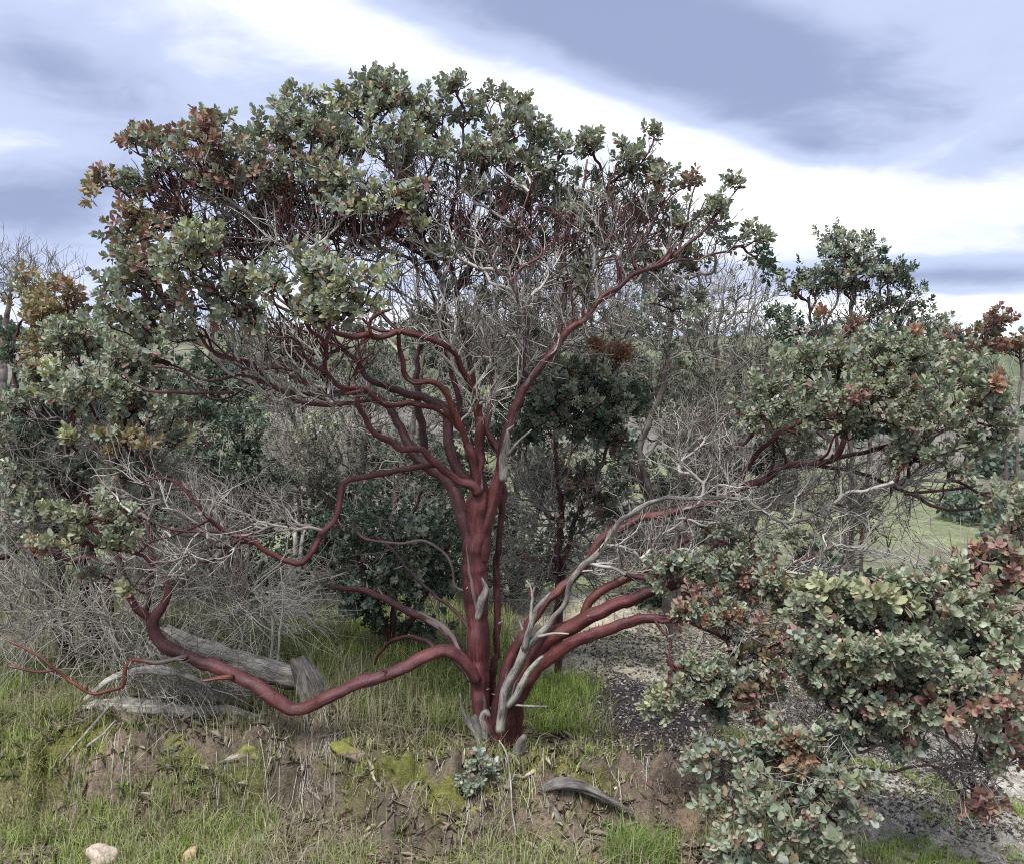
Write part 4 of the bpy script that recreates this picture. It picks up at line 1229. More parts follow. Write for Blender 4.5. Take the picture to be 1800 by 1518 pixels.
# tall twiggy shrub in the centre right background
TW = 'grey twiggy shrubs behind the tree'
shrub('twiggy_shrub', 'tall grey twiggy shrub with tiny sage leaves right of the fork', 'bush', gpt(1180, 6.2), [
    (stem(1180, 6.2, (1160, 950, 9), (1140, 850, 8), (1125, 780, 7), (1160, 700, 6), (1175, 600, 5), (1190, 500, 3)), 6.2, 6.0, DGREY),
    (stem(1180, 6.2, (1190, 900, 7), (1210, 800, 5), (1250, 700, 4), (1260, 600, 3), (1270, 520, 2)), 6.2, 6.2, DGREY),
    (stem(1180, 6.2, (1140, 880, 6), (1090, 760, 5), (1080, 640, 4), (1060, 540, 3), (1050, 450, 2)), 6.2, 6.2, DGREY),
    (stem(1180, 6.2, (1220, 900, 5), (1300, 780, 4), (1340, 680, 3), (1350, 580, 2)), 6.2, 6.3, DGREY)],
    [(1150, 560, 120, 110, 6.1, 90, 's'), (1250, 620, 100, 130, 6.1, 80, 's'), (1060, 540, 110, 100, 6.2, 80, 's'), (1300, 560, 70, 100, 6.2, 36, 's'), (1200, 780, 140, 90, 6.1, 80, 'sd'), (960, 520, 110, 100, 6.4, 70, 's'), (1150, 420, 120, 50, 6.2, 20, 's')],
    dead=[(1150, 560, 150, 140, 6.1, 260, .5), (1280, 600, 100, 150, 6.1, 220, .5), (1030, 540, 130, 130, 6.3, 200, .5), (1230, 780, 150, 100, 6.1, 200, .4), (1330, 540, 40, 100, 6.1, 60, .3), (1180, 900, 140, 80, 6.1, 120, .4)], group=TW, seed=25, dcol=GREY * 0.8, live=DGREY, scale=0.7, side=1.0)
shrub('twiggy_shrub', 'grey-green twiggy shrub filling the gap left of the fork', 'bush', gpt(640, 6.4), [
    (stem(640, 6.4, (630, 900, 8), (640, 800, 7), (650, 700, 5), (640, 620, 4), (660, 540, 2.5)), 6.4, 6.3, DGREY),
    (stem(640, 6.4, (690, 900, 7), (720, 780, 6), (740, 660, 4), (760, 560, 2.5)), 6.4, 6.3, DGREY),
    (stem(640, 6.4, (580, 900, 7), (540, 800, 5), (510, 720, 4), (470, 660, 2.5)), 6.4, 6.3, DGREY)],
    [(620, 790, 120, 80, 6.2, 90, 'sd'), (740, 820, 80, 90, 6.2, 60, 'sd'), (690, 640, 110, 70, 6.4, 60, 'sd'), (800, 680, 70, 90, 6.4, 40, 'sd'), (500, 700, 90, 60, 6.3, 50, 'sy'), (540, 860, 110, 60, 6.2, 60, 'ds'), (560, 750, 40, 40, 6.0, 20, 'yg'), (870, 560, 90, 90, 6.6, 60, 's')],
    dead=[(640, 760, 160, 110, 6.3, 220, .5), (500, 830, 120, 90, 6.2, 160, .4), (760, 700, 100, 120, 6.4, 130, .4)], group=TW, seed=26, dcol=GREY * 0.75, live=DGREY, scale=0.75, side=1.0)
BK = 'dense background bushes behind the tree'
for (px, y, lab, cl, dd, sd_) in [
        (905, 7.0, 'dense grey-green bush directly behind the main trunk', [(900, 780, 120, 130, 6.9, 130, 'dds'), (890, 960, 120, 110, 6.8, 110, 'dds'), (960, 640, 100, 90, 7.0, 80, 'dds'), (800, 600, 90, 90, 7.0, 60, 'dss'), (1060, 620, 110, 100, 7.1, 70, 'dss'), (700, 590, 90, 60, 7.2, 40, 'dss')], [(900, 800, 160, 180, 7.0, 330, .5), (900, 560, 160, 120, 7.1, 200, .5)], 91),
        (1290, 7.0, 'dense grey-green bush behind the long right limb', [(1290, 850, 110, 90, 6.9, 90, 'dds'), (1220, 990, 120, 80, 6.8, 90, 'dds'), (1380, 760, 80, 70, 7.0, 50, 'sg'), (1130, 880, 90, 100, 7.0, 80, 'dds'), (1200, 700, 110, 110, 7.1, 70, 'dss'), (1330, 680, 70, 80, 7.1, 40, 'dss')], [(1280, 820, 160, 140, 7.0, 300, .5), (1180, 960, 140, 90, 6.9, 160, .4)], 92),
        (270, 6.8, 'dense grey-green bush behind the left manzanita stems', [(260, 850, 130, 80, 6.7, 110, 'dds'), (150, 820, 120, 110, 6.8, 100, 'dds'), (330, 960, 130, 70, 6.6, 90, 'dds'), (40, 900, 90, 90, 6.8, 70, 'd'), (330, 700, 110, 60, 6.9, 60, 'dds'), (430, 660, 110, 50, 7.0, 60, 'dds'), (180, 700, 110, 70, 7.0, 60, 'dds'), (30, 720, 80, 90, 7.0, 50, 'dds')], [(240, 860, 180, 120, 6.8, 300, .5), (60, 860, 120, 120, 6.8, 160, .4)], 93),
        (560, 7.4, 'dense grey-green bush low behind the left limbs', [(560, 930, 130, 80, 7.3, 110, 'dds'), (700, 840, 120, 100, 7.3, 110, 'dds'), (600, 680, 130, 70, 7.5, 80, 'dss'), (470, 1000, 100, 60, 7.2, 60, 'dds'), (480, 640, 100, 50, 7.4, 40, 'dds'), (760, 960, 110, 80, 7.3, 70, 'dds'), (400, 900, 100, 80, 7.3, 60, 'dds')], [(600, 840, 190, 140, 7.4, 300, .5)], 94)]:
    gy = gpx(px, y)
    shrub('background_bush', lab, 'bush', gpt(px, y), [
        (stem(px, y, (px - 20, gy - 120, 5), (px - 60, gy - 230, 4), (px - 90, gy - 330, 2.5)), y, y, DGREY), (stem(px, y, (px + 30, gy - 120, 5), (px + 60, gy - 230, 4), (px + 80, gy - 350, 2.5)), y, y, DGREY),
        (stem(px, y, (px, gy - 150, 5), (px + 10, gy - 300, 4), (px, gy - 430, 2.5)), y, y, DGREY)], cl, dead=dd, group=BK, seed=sd_, dcol=GREY * .7, live=DGREY, scale=1.35, side=0.6, tipr=0.0024, dens=2.6, dside=1.5)
# lichen grey bush
shrub('lichen_shrub', 'pale lichen-grey leafless bush in the gap below the left limbs', 'bush', gpt(520, 7.0), [
    (stem(520, 7.0, (520, 900, 5), (515, 820, 4), (510, 760, 3)), 7.0, 7.0, PALE), (stem(520, 7.0, (545, 880, 4), (560, 790, 3), (570, 740, 2)), 7.0, 7.0, PALE)],
    [], dead=[(515, 770, 60, 60, 7.0, 300, .3), (590, 790, 50, 60, 7.0, 160, .3)], seed=27, dcol=PALE * 1.15, dside=3.0)
# dark bush behind the trunk, left
shrub('dark_shrub', 'dark green bush behind and left of the trunk above the tall grass', 'bush', gpt(690, 5.4), [
    (stem(690, 5.4, (690, 1090, 6), (700, 1000, 5), (720, 920, 4), (740, 860, 2.5)), 5.4, 5.3),
    (stem(690, 5.4, (670, 1080, 6), (640, 1000, 5), (610, 950, 4), (590, 910, 2.5)), 5.4, 5.3),
    (stem(690, 5.4, (730, 1080, 5), (770, 1000, 4), (800, 930, 3)), 5.4, 5.5)],
    [(660, 900, 70, 50, 5.3, 50, 'dd'), (720, 930, 70, 60, 5.2, 56, 'ddg'), (640, 970, 60, 50, 5.3, 46, 'dd'), (700, 1010, 80, 50, 5.2, 60, 'ddg'), (770, 1000, 50, 60, 5.4, 36, 'd'), (620, 1040, 60, 40, 5.3, 30, 'd'), (780, 900, 50, 50, 5.5, 26, 'd'), (720, 1080, 80, 30, 5.4, 24, 'd'), (590, 920, 40, 40, 5.4, 18, 'd')],
    dead=[(680, 960, 120, 90, 5.4, 130, .4), (560, 1050, 90, 60, 5.4, 120, .3)], seed=28, dcol=GREY * .8, scale=0.95)
# dark green bush, left
shrub('dark_shrub', 'glossy dark green bush under the left side of the crown', 'bush', gpt(420, 5.9), [
    (stem(420, 5.9, (420, 900, 6), (425, 820, 5), (430, 750, 3)), 5.9, 5.9), (stem(420, 5.9, (390, 880, 5), (370, 800, 4), (350, 750, 2.5)), 5.9, 5.9), (stem(420, 5.9, (450, 860, 4), (455, 800, 3), (460, 740, 2)), 5.9, 5.9)],
    [(430, 750, 50, 46, 5.9, 56, 'd'), (370, 780, 56, 46, 5.9, 56, 'd'), (440, 810, 46, 36, 5.9, 36, 'd'), (360, 720, 50, 30, 6.0, 26, 'd'), (330, 700, 60, 40, 6.0, 30, 'ds'), (400, 850, 70, 36, 5.9, 26, 'd')],
    dead=[(400, 880, 120, 70, 5.9, 160, .4)], seed=29, dcol=GREY * .7, scale=0.9)
# left manzanita
shrub('manzanita_shrub', 'manzanita bush with many dark red stems at the left edge, brown leaves on top', 'bush', gpt(150, 5.1), [
    (stem(170, 5.1, (150, 920, 8), (110, 860, 7), (70, 790, 6), (40, 720, 5), (20, 640, 3.5), (30, 570, 2.5)), 5.1, 4.9),
    (stem(160, 5.1, (140, 910, 7), (128, 850, 7), (110, 780, 6), (100, 720, 5), (90, 640, 4), (100, 570, 2.5)), 5.1, 4.8),
    (stem(180, 5.1, (150, 880, 7), (118, 810, 6), (115, 760, 5), (130, 700, 4), (160, 640, 3)), 5.1, 4.7),
    (stem(130, 5.1, (90, 900, 6), (50, 850, 5), (15, 800, 4), (-10, 740, 3)), 5.1, 5.0),
    (stem(190, 5.1, (200, 900, 6), (205, 820, 5), (220, 760, 4), (240, 700, 3)), 5.1, 4.8),
    (stem(120, 5.1, (60, 965, 6), (20, 975, 6), (-20, 982, 5)), 5.1, 4.8, RED), (stem(210, 5.1, (180, 1000, 5), (120, 985, 5), (80, 965, 4), (30, 960, 3)), 5.0, 4.7, RED)],
    [(45, 520, 50, 36, 4.9, 30, 'bbg'), (95, 545, 46, 36, 4.8, 28, 'bbb'), (100, 610, 46, 40, 4.7, 22, 'bbg'), (25, 590, 40, 40, 4.9, 26, 'gd'), (160, 590, 56, 40, 4.6, 36, 'gg'), (120, 520, 34, 24, 4.7, 12, 'rb'), (205, 620, 50, 40, 4.5, 34, 'g'), (150, 670, 60, 36, 4.5, 36, 'gg'), (220, 690, 50, 34, 4.5, 28, 'gg'),
     (70, 660, 40, 30, 4.7, 18, 'gy'), (85, 640, 20, 20, 4.5, 8, 'y'), (30, 710, 40, 22, 4.7, 16, 'g'), (40, 760, 60, 40, 4.9, 26, 'ds'), (140, 770, 24, 16, 4.5, 7, 'y'), (195, 760, 40, 26, 4.5, 14, 'gb'), (220, 770, 26, 20, 4.4, 8, 'b'), (280, 710, 50, 34, 4.6, 20, 'g'), (300, 770, 34, 26, 4.6, 12, 'gy'), (40, 810, 46, 30, 4.9, 14, 's'), (205, 830, 30, 20, 4.6, 8, 'g'),
     (250, 650, 60, 40, 4.6, 22, 'g'), (100, 720, 60, 40, 4.9, 16, 'd'), (30, 850, 50, 40, 4.8, 22, 'gs'), (110, 830, 60, 40, 4.9, 20, 'gd'), (40, 920, 50, 36, 4.7, 14, 'gs'), (260, 820, 60, 36, 4.8, 16, 'gd')],
    dead=[(100, 800, 140, 120, 5.0, 260, .4), (60, 900, 100, 70, 5.0, 160, .3), (250, 800, 100, 80, 4.9, 130, .3), (130, 980, 130, 50, 4.9, 90, .3)], group=G2, seed=30, n_parts=200, dcol=GREY * .75)
# bare tree far left
shrub('bare_tree', 'leafless grey tree top showing against the sky at the far left', 'tree', gpt(10, 8.5), [
    (stem(10, 8.5, (10, 760, 9), (5, 620, 7), (15, 540, 5), (30, 470, 3)), 8.5, 8.5, DGREY), (stem(10, 8.5, (20, 700, 6), (60, 600, 4), (90, 530, 3), (110, 480, 2)), 8.5, 8.6, DGREY), (stem(10, 8.5, (-10, 660, 6), (-30, 560, 4), (-30, 480, 2)), 8.5, 8.5, DGREY)],
    [], dead=[(30, 480, 90, 60, 8.5, 170, .6), (-30, 480, 60, 60, 8.5, 80, .5), (110, 490, 40, 30, 8.6, 40, .3)], seed=31, dcol=DGREY * 1.2, dside=2.0)
# grey dry brush low on the left
BR = 'dry brush tangles at lower left'
for (px, y, lab, dd, sd_) in [
        (40, 4.75, 'tangle of dry grey brush at the left edge above the grass', [(40, 1080, 110, 80, 4.75, 190, .3), (30, 1000, 90, 60, 4.8, 110, .3)], 41),
        (200, 4.7, 'tangle of dry grey brush under the red elbow branch', [(170, 1090, 120, 70, 4.65, 190, .3), (230, 1150, 110, 50, 4.5, 100, .25), (310, 1195, 140, 45, 4.38, 110, .12)], 42),
        (400, 4.95, 'tangle of dry grey brush behind the weathered log', [(400, 1060, 110, 70, 4.95, 190, .3), (470, 1080, 80, 60, 4.9, 110, .3), (360, 980, 90, 60, 5.0, 100, .3)], 43)]:
    shrub('dry_brush', lab, 'brush', gpt(px, y), [(stem(px, y, (px, gpx(px, y) - 30, 2.5), (px + 8, gpx(px, y) - 90, 1.6)), y, y, GREY), (stem(px - 40, y, (px - 55, gpx(px, y) - 50, 2), (px - 80, gpx(px, y) - 110, 1.3)), y, y, GREY), (stem(px + 50, y, (px + 60, gpx(px, y) - 50, 2), (px + 80, gpx(px, y) - 110, 1.3)), y, y, GREY)],
          [], dead=dd, group=BR, seed=sd_, dcol=np.array((0.27, 0.255, 0.225)), dside=1.3, reach=1.9)
# pale dead saplings by the log
for (pts, y, lab) in [([(490, 1000, 1.6), (497, 1060, 2.2), (492, 1120, 2.6), (488, 1170, 3)], 4.45, 'straight pale dead stem standing behind the log'),
                      ([(448, 1045, 1.6), (478, 1080, 2.4), (480, 1120, 3), (475, 1165, 3.4)], 4.5, 'crooked pale dead sapling standing behind the log')]:
    P = Plant('dead_sapling', lab, 'dead stem', W(pts[-1][0], pts[-1][1], y), 'dead stems behind the log', 51)
    P.limb(pts[::-1], y, y, col=PALE * 1.1, name='stem', sides=7, mat=M_WOOD)
    P.connect(P.region(pts[0][0] + 20, 1060, 50, 50, y, 14, rz=.1), PALE, 0.0014, side=1.0)
    P.finish(n_parts=0)
# young sprout at the foot of the tree
P = Plant('manzanita_sprout', 'small blue-green manzanita sprout at the foot of the red trunk', 'sprout', gpt(838, 3.93), seed=61)
yb = gpx(838, 3.93)
P.limb([(838, yb + 5, 3), (835, yb - 20, 2.6), (822, yb - 45, 2)], 3.93, 3.9, name='stem', sides=7)
P.limb([(838, yb + 5, 3), (850, yb - 22, 2.2), (858, yb - 40, 1.6)], 3.93, 3.9, name='stem', sides=7)
P.clump(812, 1338, 28, 26, 3.9, 12, 'g')
P.clump(850, 1345, 24, 30, 3.88, 13, 'g')
P.clump(828, 1370, 22, 14, 3.86, 6, 'g')
P.finish(n_parts=300, leaf_scale=0.85)

# ================================================================== logs, wood, stones


def hit(px, py):
    """depth at which the ray of a pixel meets the near ground"""
    u = np.arange(3.0, 9.0, 0.01)
    p = np.array([W(px, py, a) for a in u])
    below = p[:, 2] < H(p[:, 0], p[:, 1], False)
    return float(u[np.argmax(below)]) if below.any() else 8.0


def log(name, label, cat, pts, ys, col, group=None, sides=26, flute=0.16, splint=True, seed=0, z_on=None, lie=False):
    if lie:
        ys = [hit(p[0], p[1] + 0.6 * p[2]) for p in pts]
        ys = [0.5 * a + 0.5 * float(np.mean(ys)) for a in ys]
    P = np.array([np.append(W(p[0], p[1], y), p[2] * PXM(y)) for p, y in zip(pts, ys)])
    if z_on is not None:
        for i in range(len(P)):
            P[i, 2] = float(H(P[i, 0], P[i, 1])) + z_on * P[i, 3]
    S = catmull(P, 0.012)
    n = len(S)
    acc = Acc()
    k = np.arange(n)
    S[:, :3] += 0.012 * np.stack([vnoise(k * .09, k * 0 + seed + j) for j in range(3)], -1)
    R = S[:, 3] * (1 + 0.3 * vnoise(k * 0.12, k * 0 + seed + .5))
    rr = np.random.default_rng(seed)
    before = acc.n
    cc = np.array(col) * (1 + 0.5 * vnoise(k * 0.2, k * 0 + seed))[:, None]
    tube(acc, S[:, :3], R, sides, cc, flute, seed + 3)
    V = acc.v[-1].reshape(n, sides, 3)
    # deep weathering cracks that run along the grain, and splintered ends
    g = np.abs(np.sin(np.arange(sides) * 2.4 + seed))[None] * 0.5 + vnoise(np.arange(sides)[None] * 1.9 + 0 * k[:, None], k[:, None] * 0.04 + seed)
    fine = vnoise(np.arange(sides)[None] * 0.9 + 0 * k[:, None], k[:, None] * 0.12 + seed * 3) + 0.6 * vnoise(np.arange(sides)[None] * 2.1 + 0 * k[:, None], k[:, None] * 0.3 + seed * 5)
    chunk = np.clip(vnoise(np.arange(sides)[None] * 0.45 + seed, k[:, None] * 0.045 + seed) - 0.12, 0, 1)
    V += (V - S[:, None, :3]) * (g * 0.28 + fine * 0.30 - chunk * 1.0)[..., None]
    if splint:
        T0 = norm(S[0, :3] - S[3, :3])
        T1_ = norm(S[-1, :3] - S[-4, :3])
        V[0] += T0 * rr.uniform(0, 1, (sides, 1)) * R[0] * 1.6
        V[-1] += T1_ * rr.uniform(0, 1, (sides, 1)) * R[-1] * 1.6
    acc.v[-1] = V.reshape(-1, 3).astype(np.float32)
    o = acc.obj(name, M_WOOD)
    return tag(o, label, cat, group)


log('fallen_log', 'pale weathered log lying level along the top of the bank', 'log', [(152, 1246, 7), (190, 1243, 13), (250, 1247, 13), (320, 1249, 11), (400, 1250, 9), (455, 1262, 6)], [4.28, 4.28, 4.28, 4.28, 4.26, 4.24], PALE * 1.35, seed=3, lie=True)
log('fallen_log', 'thick grey split log running behind the red elbow to the stump', 'log', [(300, 1110, 8), (345, 1135, 14), (400, 1158, 16), (450, 1170, 17), (500, 1185, 17), (540, 1192, 15)], [4.5, 4.48, 4.45, 4.42, 4.4, 4.38], GREY * 1.15, seed=4)
log('fallen_log', 'grey log half hidden under the red elbow branch', 'log', [(318, 1215, 10), (370, 1222, 15), (430, 1232, 14), (490, 1238, 12)], [4.36, 4.36, 4.34, 4.34], GREY * 1.25, seed=5, lie=True)
log('fallen_branch', 'curved pale branch lying above the level log', 'branch', [(150, 1226, 3), (205, 1190, 5), (260, 1176, 6), (320, 1185, 5), (370, 1205, 3)], [4.3, 4.3, 4.3, 4.3, 4.3], PALE, sides=10, seed=6)
log('fallen_branch', 'thin bleached stick leaning across the bank at left', 'branch', [(190, 1240, 3), (165, 1275, 3), (135, 1310, 2.6), (110, 1340, 1.6)], [4.2, 4.12, 4.06, 4.0], PALE * 1.05, sides=8, seed=7)
log('fallen_branch', 'second bleached stick leaning below the level log', 'branch', [(205, 1265, 2.6), (180, 1290, 2.6), (150, 1312, 2)], [4.14, 4.08, 4.03], PALE, sides=8, seed=8)
log('stump', 'grey weathered stump with split top at the elbow of the low limb', 'stump', [(572, 1285, 17), (562, 1255, 19), (552, 1222, 20), (540, 1190, 20), (532, 1172, 16)], [4.3, 4.3, 4.3, 4.31, 4.32], GREY * 0.9, flute=0.18, seed=9)
log('exposed_root', 'grey ropy exposed root curving along the bank right of the trunk', 'root', [(925, 1396, 5), (960, 1382, 8), (1005, 1378, 8), (1045, 1390, 7), (1080, 1408, 5), (1115, 1428, 2.5)], [3.93, 3.9, 3.88, 3.87, 3.86, 3.85], GREY * 0.75, flute=0.25, seed=10)
log('exposed_root', 'dark exposed root running down the bank below the trunk', 'root', [(935, 1398, 4), (965, 1415, 6), (985, 1445, 8), (1000, 1480, 9), (1015, 1518, 8), (1020, 1550, 6)], [3.9, 3.86, 3.8, 3.74, 3.68, 3.62], GREY * 0.55, flute=0.25, seed=11)
log('post', 'short grey weathered post in the ground behind the right limbs', 'post', [(992, 1192, 9), (990, 1170, 9), (989, 1146, 9)], [5.6, 5.6, 5.6], PALE * .9, sides=12, seed=12)
log('bark_slab', 'pale flat slab of dead wood lying on the mossy bank', 'wood piece', [(392, 1338, 4), (410, 1332, 7), (432, 1326, 5)], [4.0, 3.99, 3.98], PALE, sides=10, seed=13, lie=True)
log('bark_slab', 'pale chunk of broken wood in the foreground grass', 'wood piece', [(445, 1480, 7), (460, 1476, 9), (472, 1470, 6)], [3.62, 3.62, 3.62], PALE, sides=10, seed=14, lie=True)
log('dry_vine', 'thin pale dry stem hanging from the trunk down over the bank', 'vine', [(878, 1300, 1.6), (892, 1325, 2), (899, 1370, 2), (902, 1420, 1.8), (906, 1470, 1.4)], [4.0, 3.94, 3.86, 3.8, 3.7], PALE * 1.15, sides=6, splint=False, seed=15)
log('dry_vine', 'thin pale stick standing on the bank below the dead grass', 'vine', [(783, 1430, 1.8), (772, 1465, 2), (768, 1510, 1.8), (768, 1540, 1.6)], [3.8, 3.76, 3.7, 3.66], PALE, sides=6, splint=False, seed=16)


def rock(name, label, px, py, rx, ry, y, col, moss=0.0, seed=0, group=None, cat='rock', flat=1.0, sink=0.35, rough=1.0, push=0.0, cut=0.75):
    import bmesh
    bm = bmesh.new()
    bmesh.ops.create_icosphere(bm, subdivisions=4, radius=1)
    V = np.array([v.co[:] for v in bm.verts])
    F = np.array([[v.index for v in f.verts] for f in bm.faces])
    bm.free()
    r = np.random.default_rng(seed)
    n = V.copy()
    d = np.zeros(len(V))
    for k_ in range(16):
        a = norm(r.normal(0, 1, 3))
        d = d - np.clip(n @ a - r.uniform(0.55, 0.9), 0, 1) * cut
    d += rough * 0.16 * fbm(n[:, 0] * 2.2 + seed, n[:, 1] * 2.2 + n[:, 2] * 1.7, seed, 4) + 0.05 * np.sqrt(rough) * fbm(n[:, 0] * 17 + n[:, 2] * 9, n[:, 1] * 17 - n[:, 2] * 11, seed + 3, 3) + rough * 0.05 * fbm(n[:, 0] * 8 + n[:, 2] * 3, n[:, 1] * 8 + n[:, 2] * 5, seed + 5, 3)
    V = V * (1 + d)[:, None]
    y = hit(px, py + ry * sink)
    c = W(px, py, y) + np.array((0, push, -0.12 * push)) * ry * PXM(y)
    V = V * np.array((rx * PXM(y), 0.5 * (rx + ry) * PXM(y), ry * PXM(y) * flat))
    cc = np.tile(np.array(col), (len(V), 1))
    if moss > 0:
        mk = sstep(0.15, 0.55, n[:, 2] + 0.5 * fbm(n[:, 0] * 3 + seed, n[:, 1] * 3 + n[:, 2], seed + 9, 3)) * moss
        cc = cc * (1 - mk[:, None]) + np.array((0.15, 0.155, 0.03)) * mk[:, None]
    a = Acc()
    a.add(V, [F], cc)
    o = a.obj(name, M_ROCK)
    o.location = c
    return tag(o, label, cat, group)


SO = (0.20, 0.15, 0.115)
rock('rock', 'pale rounded boulder at the bottom edge left of a tan stone', 178, 1508, 33, 30, 3.55, (0.44, 0.36, 0.29), seed=1)
rock('rock', 'tan pointed stone at the bottom edge beside the pale boulder', 336, 1508, 17, 22, 3.55, (0.40, 0.29, 0.18), seed=2)
MR = 'mossy stones in the bank'
for i, (lab, px, py, rx, ry, col, ms) in enumerate([
        ('long mossy clod at the bank edge below the stump', 610, 1322, 44, 20, SO, 1.0), ('mossy block left of the stump on the bank face', 440, 1330, 46, 26, SO, 0.9),
        ('dark mossy stone wedged under the level log', 300, 1315, 32, 20, (0.12, 0.10, 0.08), 0.7), ('bright moss mound directly under the trunk', 855, 1428, 36, 30, SO, 1.0), ('reddish earth lump at the right foot of the bank', 1230, 1455, 44, 30, (0.25, 0.17, 0.13), 0.1)]):
    rock('mossy_rock', lab, px, py, rx, ry, 4.0, col, ms, 30 + i, MR, rough=2.0, push=0.75, cut=0.9)
ST = 'small pale stones on the slope'
for i, (px, py, s, lab) in enumerate([(1150, 1197, 12, 'white stone on the litter slope right of the trunk'), (596, 1292, 7, 'small white stone on the moss near the stump'), (1240, 1262, 11, 'pale stone under the low right leaves'), (1120, 1238, 7, 'smaller pale stone just below the white stone'),
                                      (280, 1283, 6, 'tiny white pebble under the level log'), (330, 1345, 6, 'white pebble in the dark crack of the bank'), (15, 1390, 9, 'pinkish pale stone at the left edge')]):
    rock('stone', lab, px, py, s, s * 0.6, 4.0, (0.52, 0.48, 0.42), seed=20 + i, group=ST, cat='stone')

# ================================================================== grass, litter


def blades(name, label, X, Y, Lmin, Lmax, wid, cols, lean=0.5, seed=0, mat=None):
    r = np.random.default_rng(seed)
    n = len(X)
    Z = H(X, Y) - 0.004
    L = r.uniform(Lmin, Lmax, n) * r.uniform(0.7, 1.0, n)
    az = r.uniform(0, 6.283, n)
    bend = np.abs(r.normal(0, lean, n)) + 0.1
    d = np.stack([np.cos(az), np.sin(az)], -1)
    sdir = np.stack([-np.sin(az + r.normal(0, .6, n)), np.cos(az)], -1)
    V = np.zeros((n, 5, 3))
    for k_, (t, wk) in enumerate(((0, 1.0), (0.55, 0.75))):
        hz = L * (t - 0.35 * bend * t * t)
        of = L * bend * t * t * 0.8
        for s_, sg in ((0, -1), (1, 1)):
            V[:, k_ * 2 + s_, 0] = X + d[:, 0] * of + sg * sdir[:, 0] * wid * wk / 2
            V[:, k_ * 2 + s_, 1] = Y + d[:, 1] * of + sg * sdir[:, 1] * wid * wk / 2
            V[:, k_ * 2 + s_, 2] = Z + np.maximum(hz, 0.0)
    V[:, 4, 0] = X + d[:, 0] * L * bend * 0.85
    V[:, 4, 1] = Y + d[:, 1] * L * bend * 0.85
    V[:, 4, 2] = Z + np.maximum(L * (1 - 0.4 * bend), 0.004)
    b = (np.arange(n) * 5)[:, None]
    q = b + np.array((0, 1, 3, 2))
    tri = b + np.array((2, 3, 4))
    cols = np.array(cols)
    c = cols[r.integers(0, len(cols), n)] * r.uniform(0.65, 1.3, (n, 1))
    a = Acc()
    a.add(V.reshape(-1, 3), [q, tri], np.repeat(c, 5, 0))
    o = a.obj(name, mat or M_GRASS, smooth=False)
    return tag(o, label, 'grass', kind='stuff')


def spread(n, x0, x1, y0, y1, seed, dens=None):
    r = np.random.default_rng(seed)
    X = r.uniform(x0, x1, n)
    Y = r.uniform(y0, y1, n)
    # tufts
    X = X + 0.03 * r.normal(0, 1, n)
    if dens is not None:
        k_ = r.random(n) < dens(X, Y)
        X, Y = X[k_], Y[k_]
    return X, Y


def nolog(x, y):
    return 1 - 0.9 * sstep(-2.25, -2.1, x) * sstep(-0.95, -1.1, x) * sstep(3.95, 4.1, y) * sstep(4.62, 4.5, y)


def tufty(X, Y, s, lo=-0.1, hi=0.25):
    return sstep(lo, hi, fbm(X * 4.5, Y * 4.5, s, 3) + 0.4 * fbm(X * 1.3, Y * 1.3, s + 4, 2))


GR = [(0.17, 0.24, 0.06), (0.26, 0.33, 0.10), (0.15, 0.205, 0.06), (0.33, 0.37, 0.15), (0.42, 0.39, 0.25)]
BG = [(0.25, 0.33, 0.08), (0.30, 0.37, 0.12), (0.20, 0.28, 0.07)]
SW = [(0.36, 0.31, 0.20), (0.30, 0.26, 0.18), (0.42, 0.38, 0.28)]
X, Y = spread(26000, -1.9, 0.0, 4.3, 6.6, 1, lambda x, y: (0.25 + 0.75 * tufty(x, y, 301)) * nolog(x, y))
blades('grass', 'tall green grass behind the low left limb', X, Y, 0.07, 0.24, 0.004, GR, 0.55, 1)
X, Y = spread(7000, 0.05, 0.75, 4.35, 5.25, 2, lambda x, y: sstep(0.55, 0.2, x - 0.05 * (y - 4.3)) * tufty(x, y, 305, -0.3, 0.15))
blades('grass', 'short green grass right of the trunk base', X, Y, 0.05, 0.14, 0.004, BG, 0.6, 2)
X, Y = spread(90000, -2.6, 1.3, 3.25, 4.25, 3, lambda x, y: nolog(x, y) * (0.12 + 0.88 * tufty(x, y, 311, -0.12, 0.3)) * (0.42 + 0.65 * sstep(-0.6, -1.6, x)) * (1 - 0.5 * sstep(0.2, 0.05, np.abs(edge_y(x) - 0.12 - y))))
blades('grass', 'sparse green grass over the foreground bank', X, Y, 0.03, 0.13, 0.0034, GR + BG + SW[:2], 0.7, 3)
X, Y = spread(24000, -2.8, -1.1, 3.7, 5.2, 4, lambda x, y: (0.2 + 0.8 * tufty(x, y, 317)) * nolog(x, y))
blades('grass', 'green grass on the left side of the bank', X, Y, 0.05, 0.18, 0.0036, GR, 0.6, 4)
X, Y = spread(15000, -4.6, -1.3, 5.0, 7.6, 15, lambda x, y: 0.3 + 0.7 * tufty(x, y, 351))
blades('grass', 'tall grey green grass under the brush at the left', X, Y, 0.08, 0.3, 0.006, [(0.15, 0.18, 0.07), (0.22, 0.23, 0.12), (0.11, 0.14, 0.06), (0.3, 0.28, 0.19)], 0.6, 15)
X, Y = spread(2600, 0.38, 0.66, 3.45, 3.72, 5, lambda x, y: 0.75 * sstep(0.2, 0.0, np.hypot(x - 0.52, (y - 3.6) * 0.8) + 0.08 * fbm(x * 9, y * 9, 345, 2)))
blades('grass_tuft', 'bright green grass tuft at the bottom below the grey root', X, Y, 0.06, 0.24, 0.0038, [(0.16, 0.28, 0.05), (0.20, 0.31, 0.07), (0.24, 0.32, 0.1), (0.36, 0.33, 0.2)], 0.75, 5)
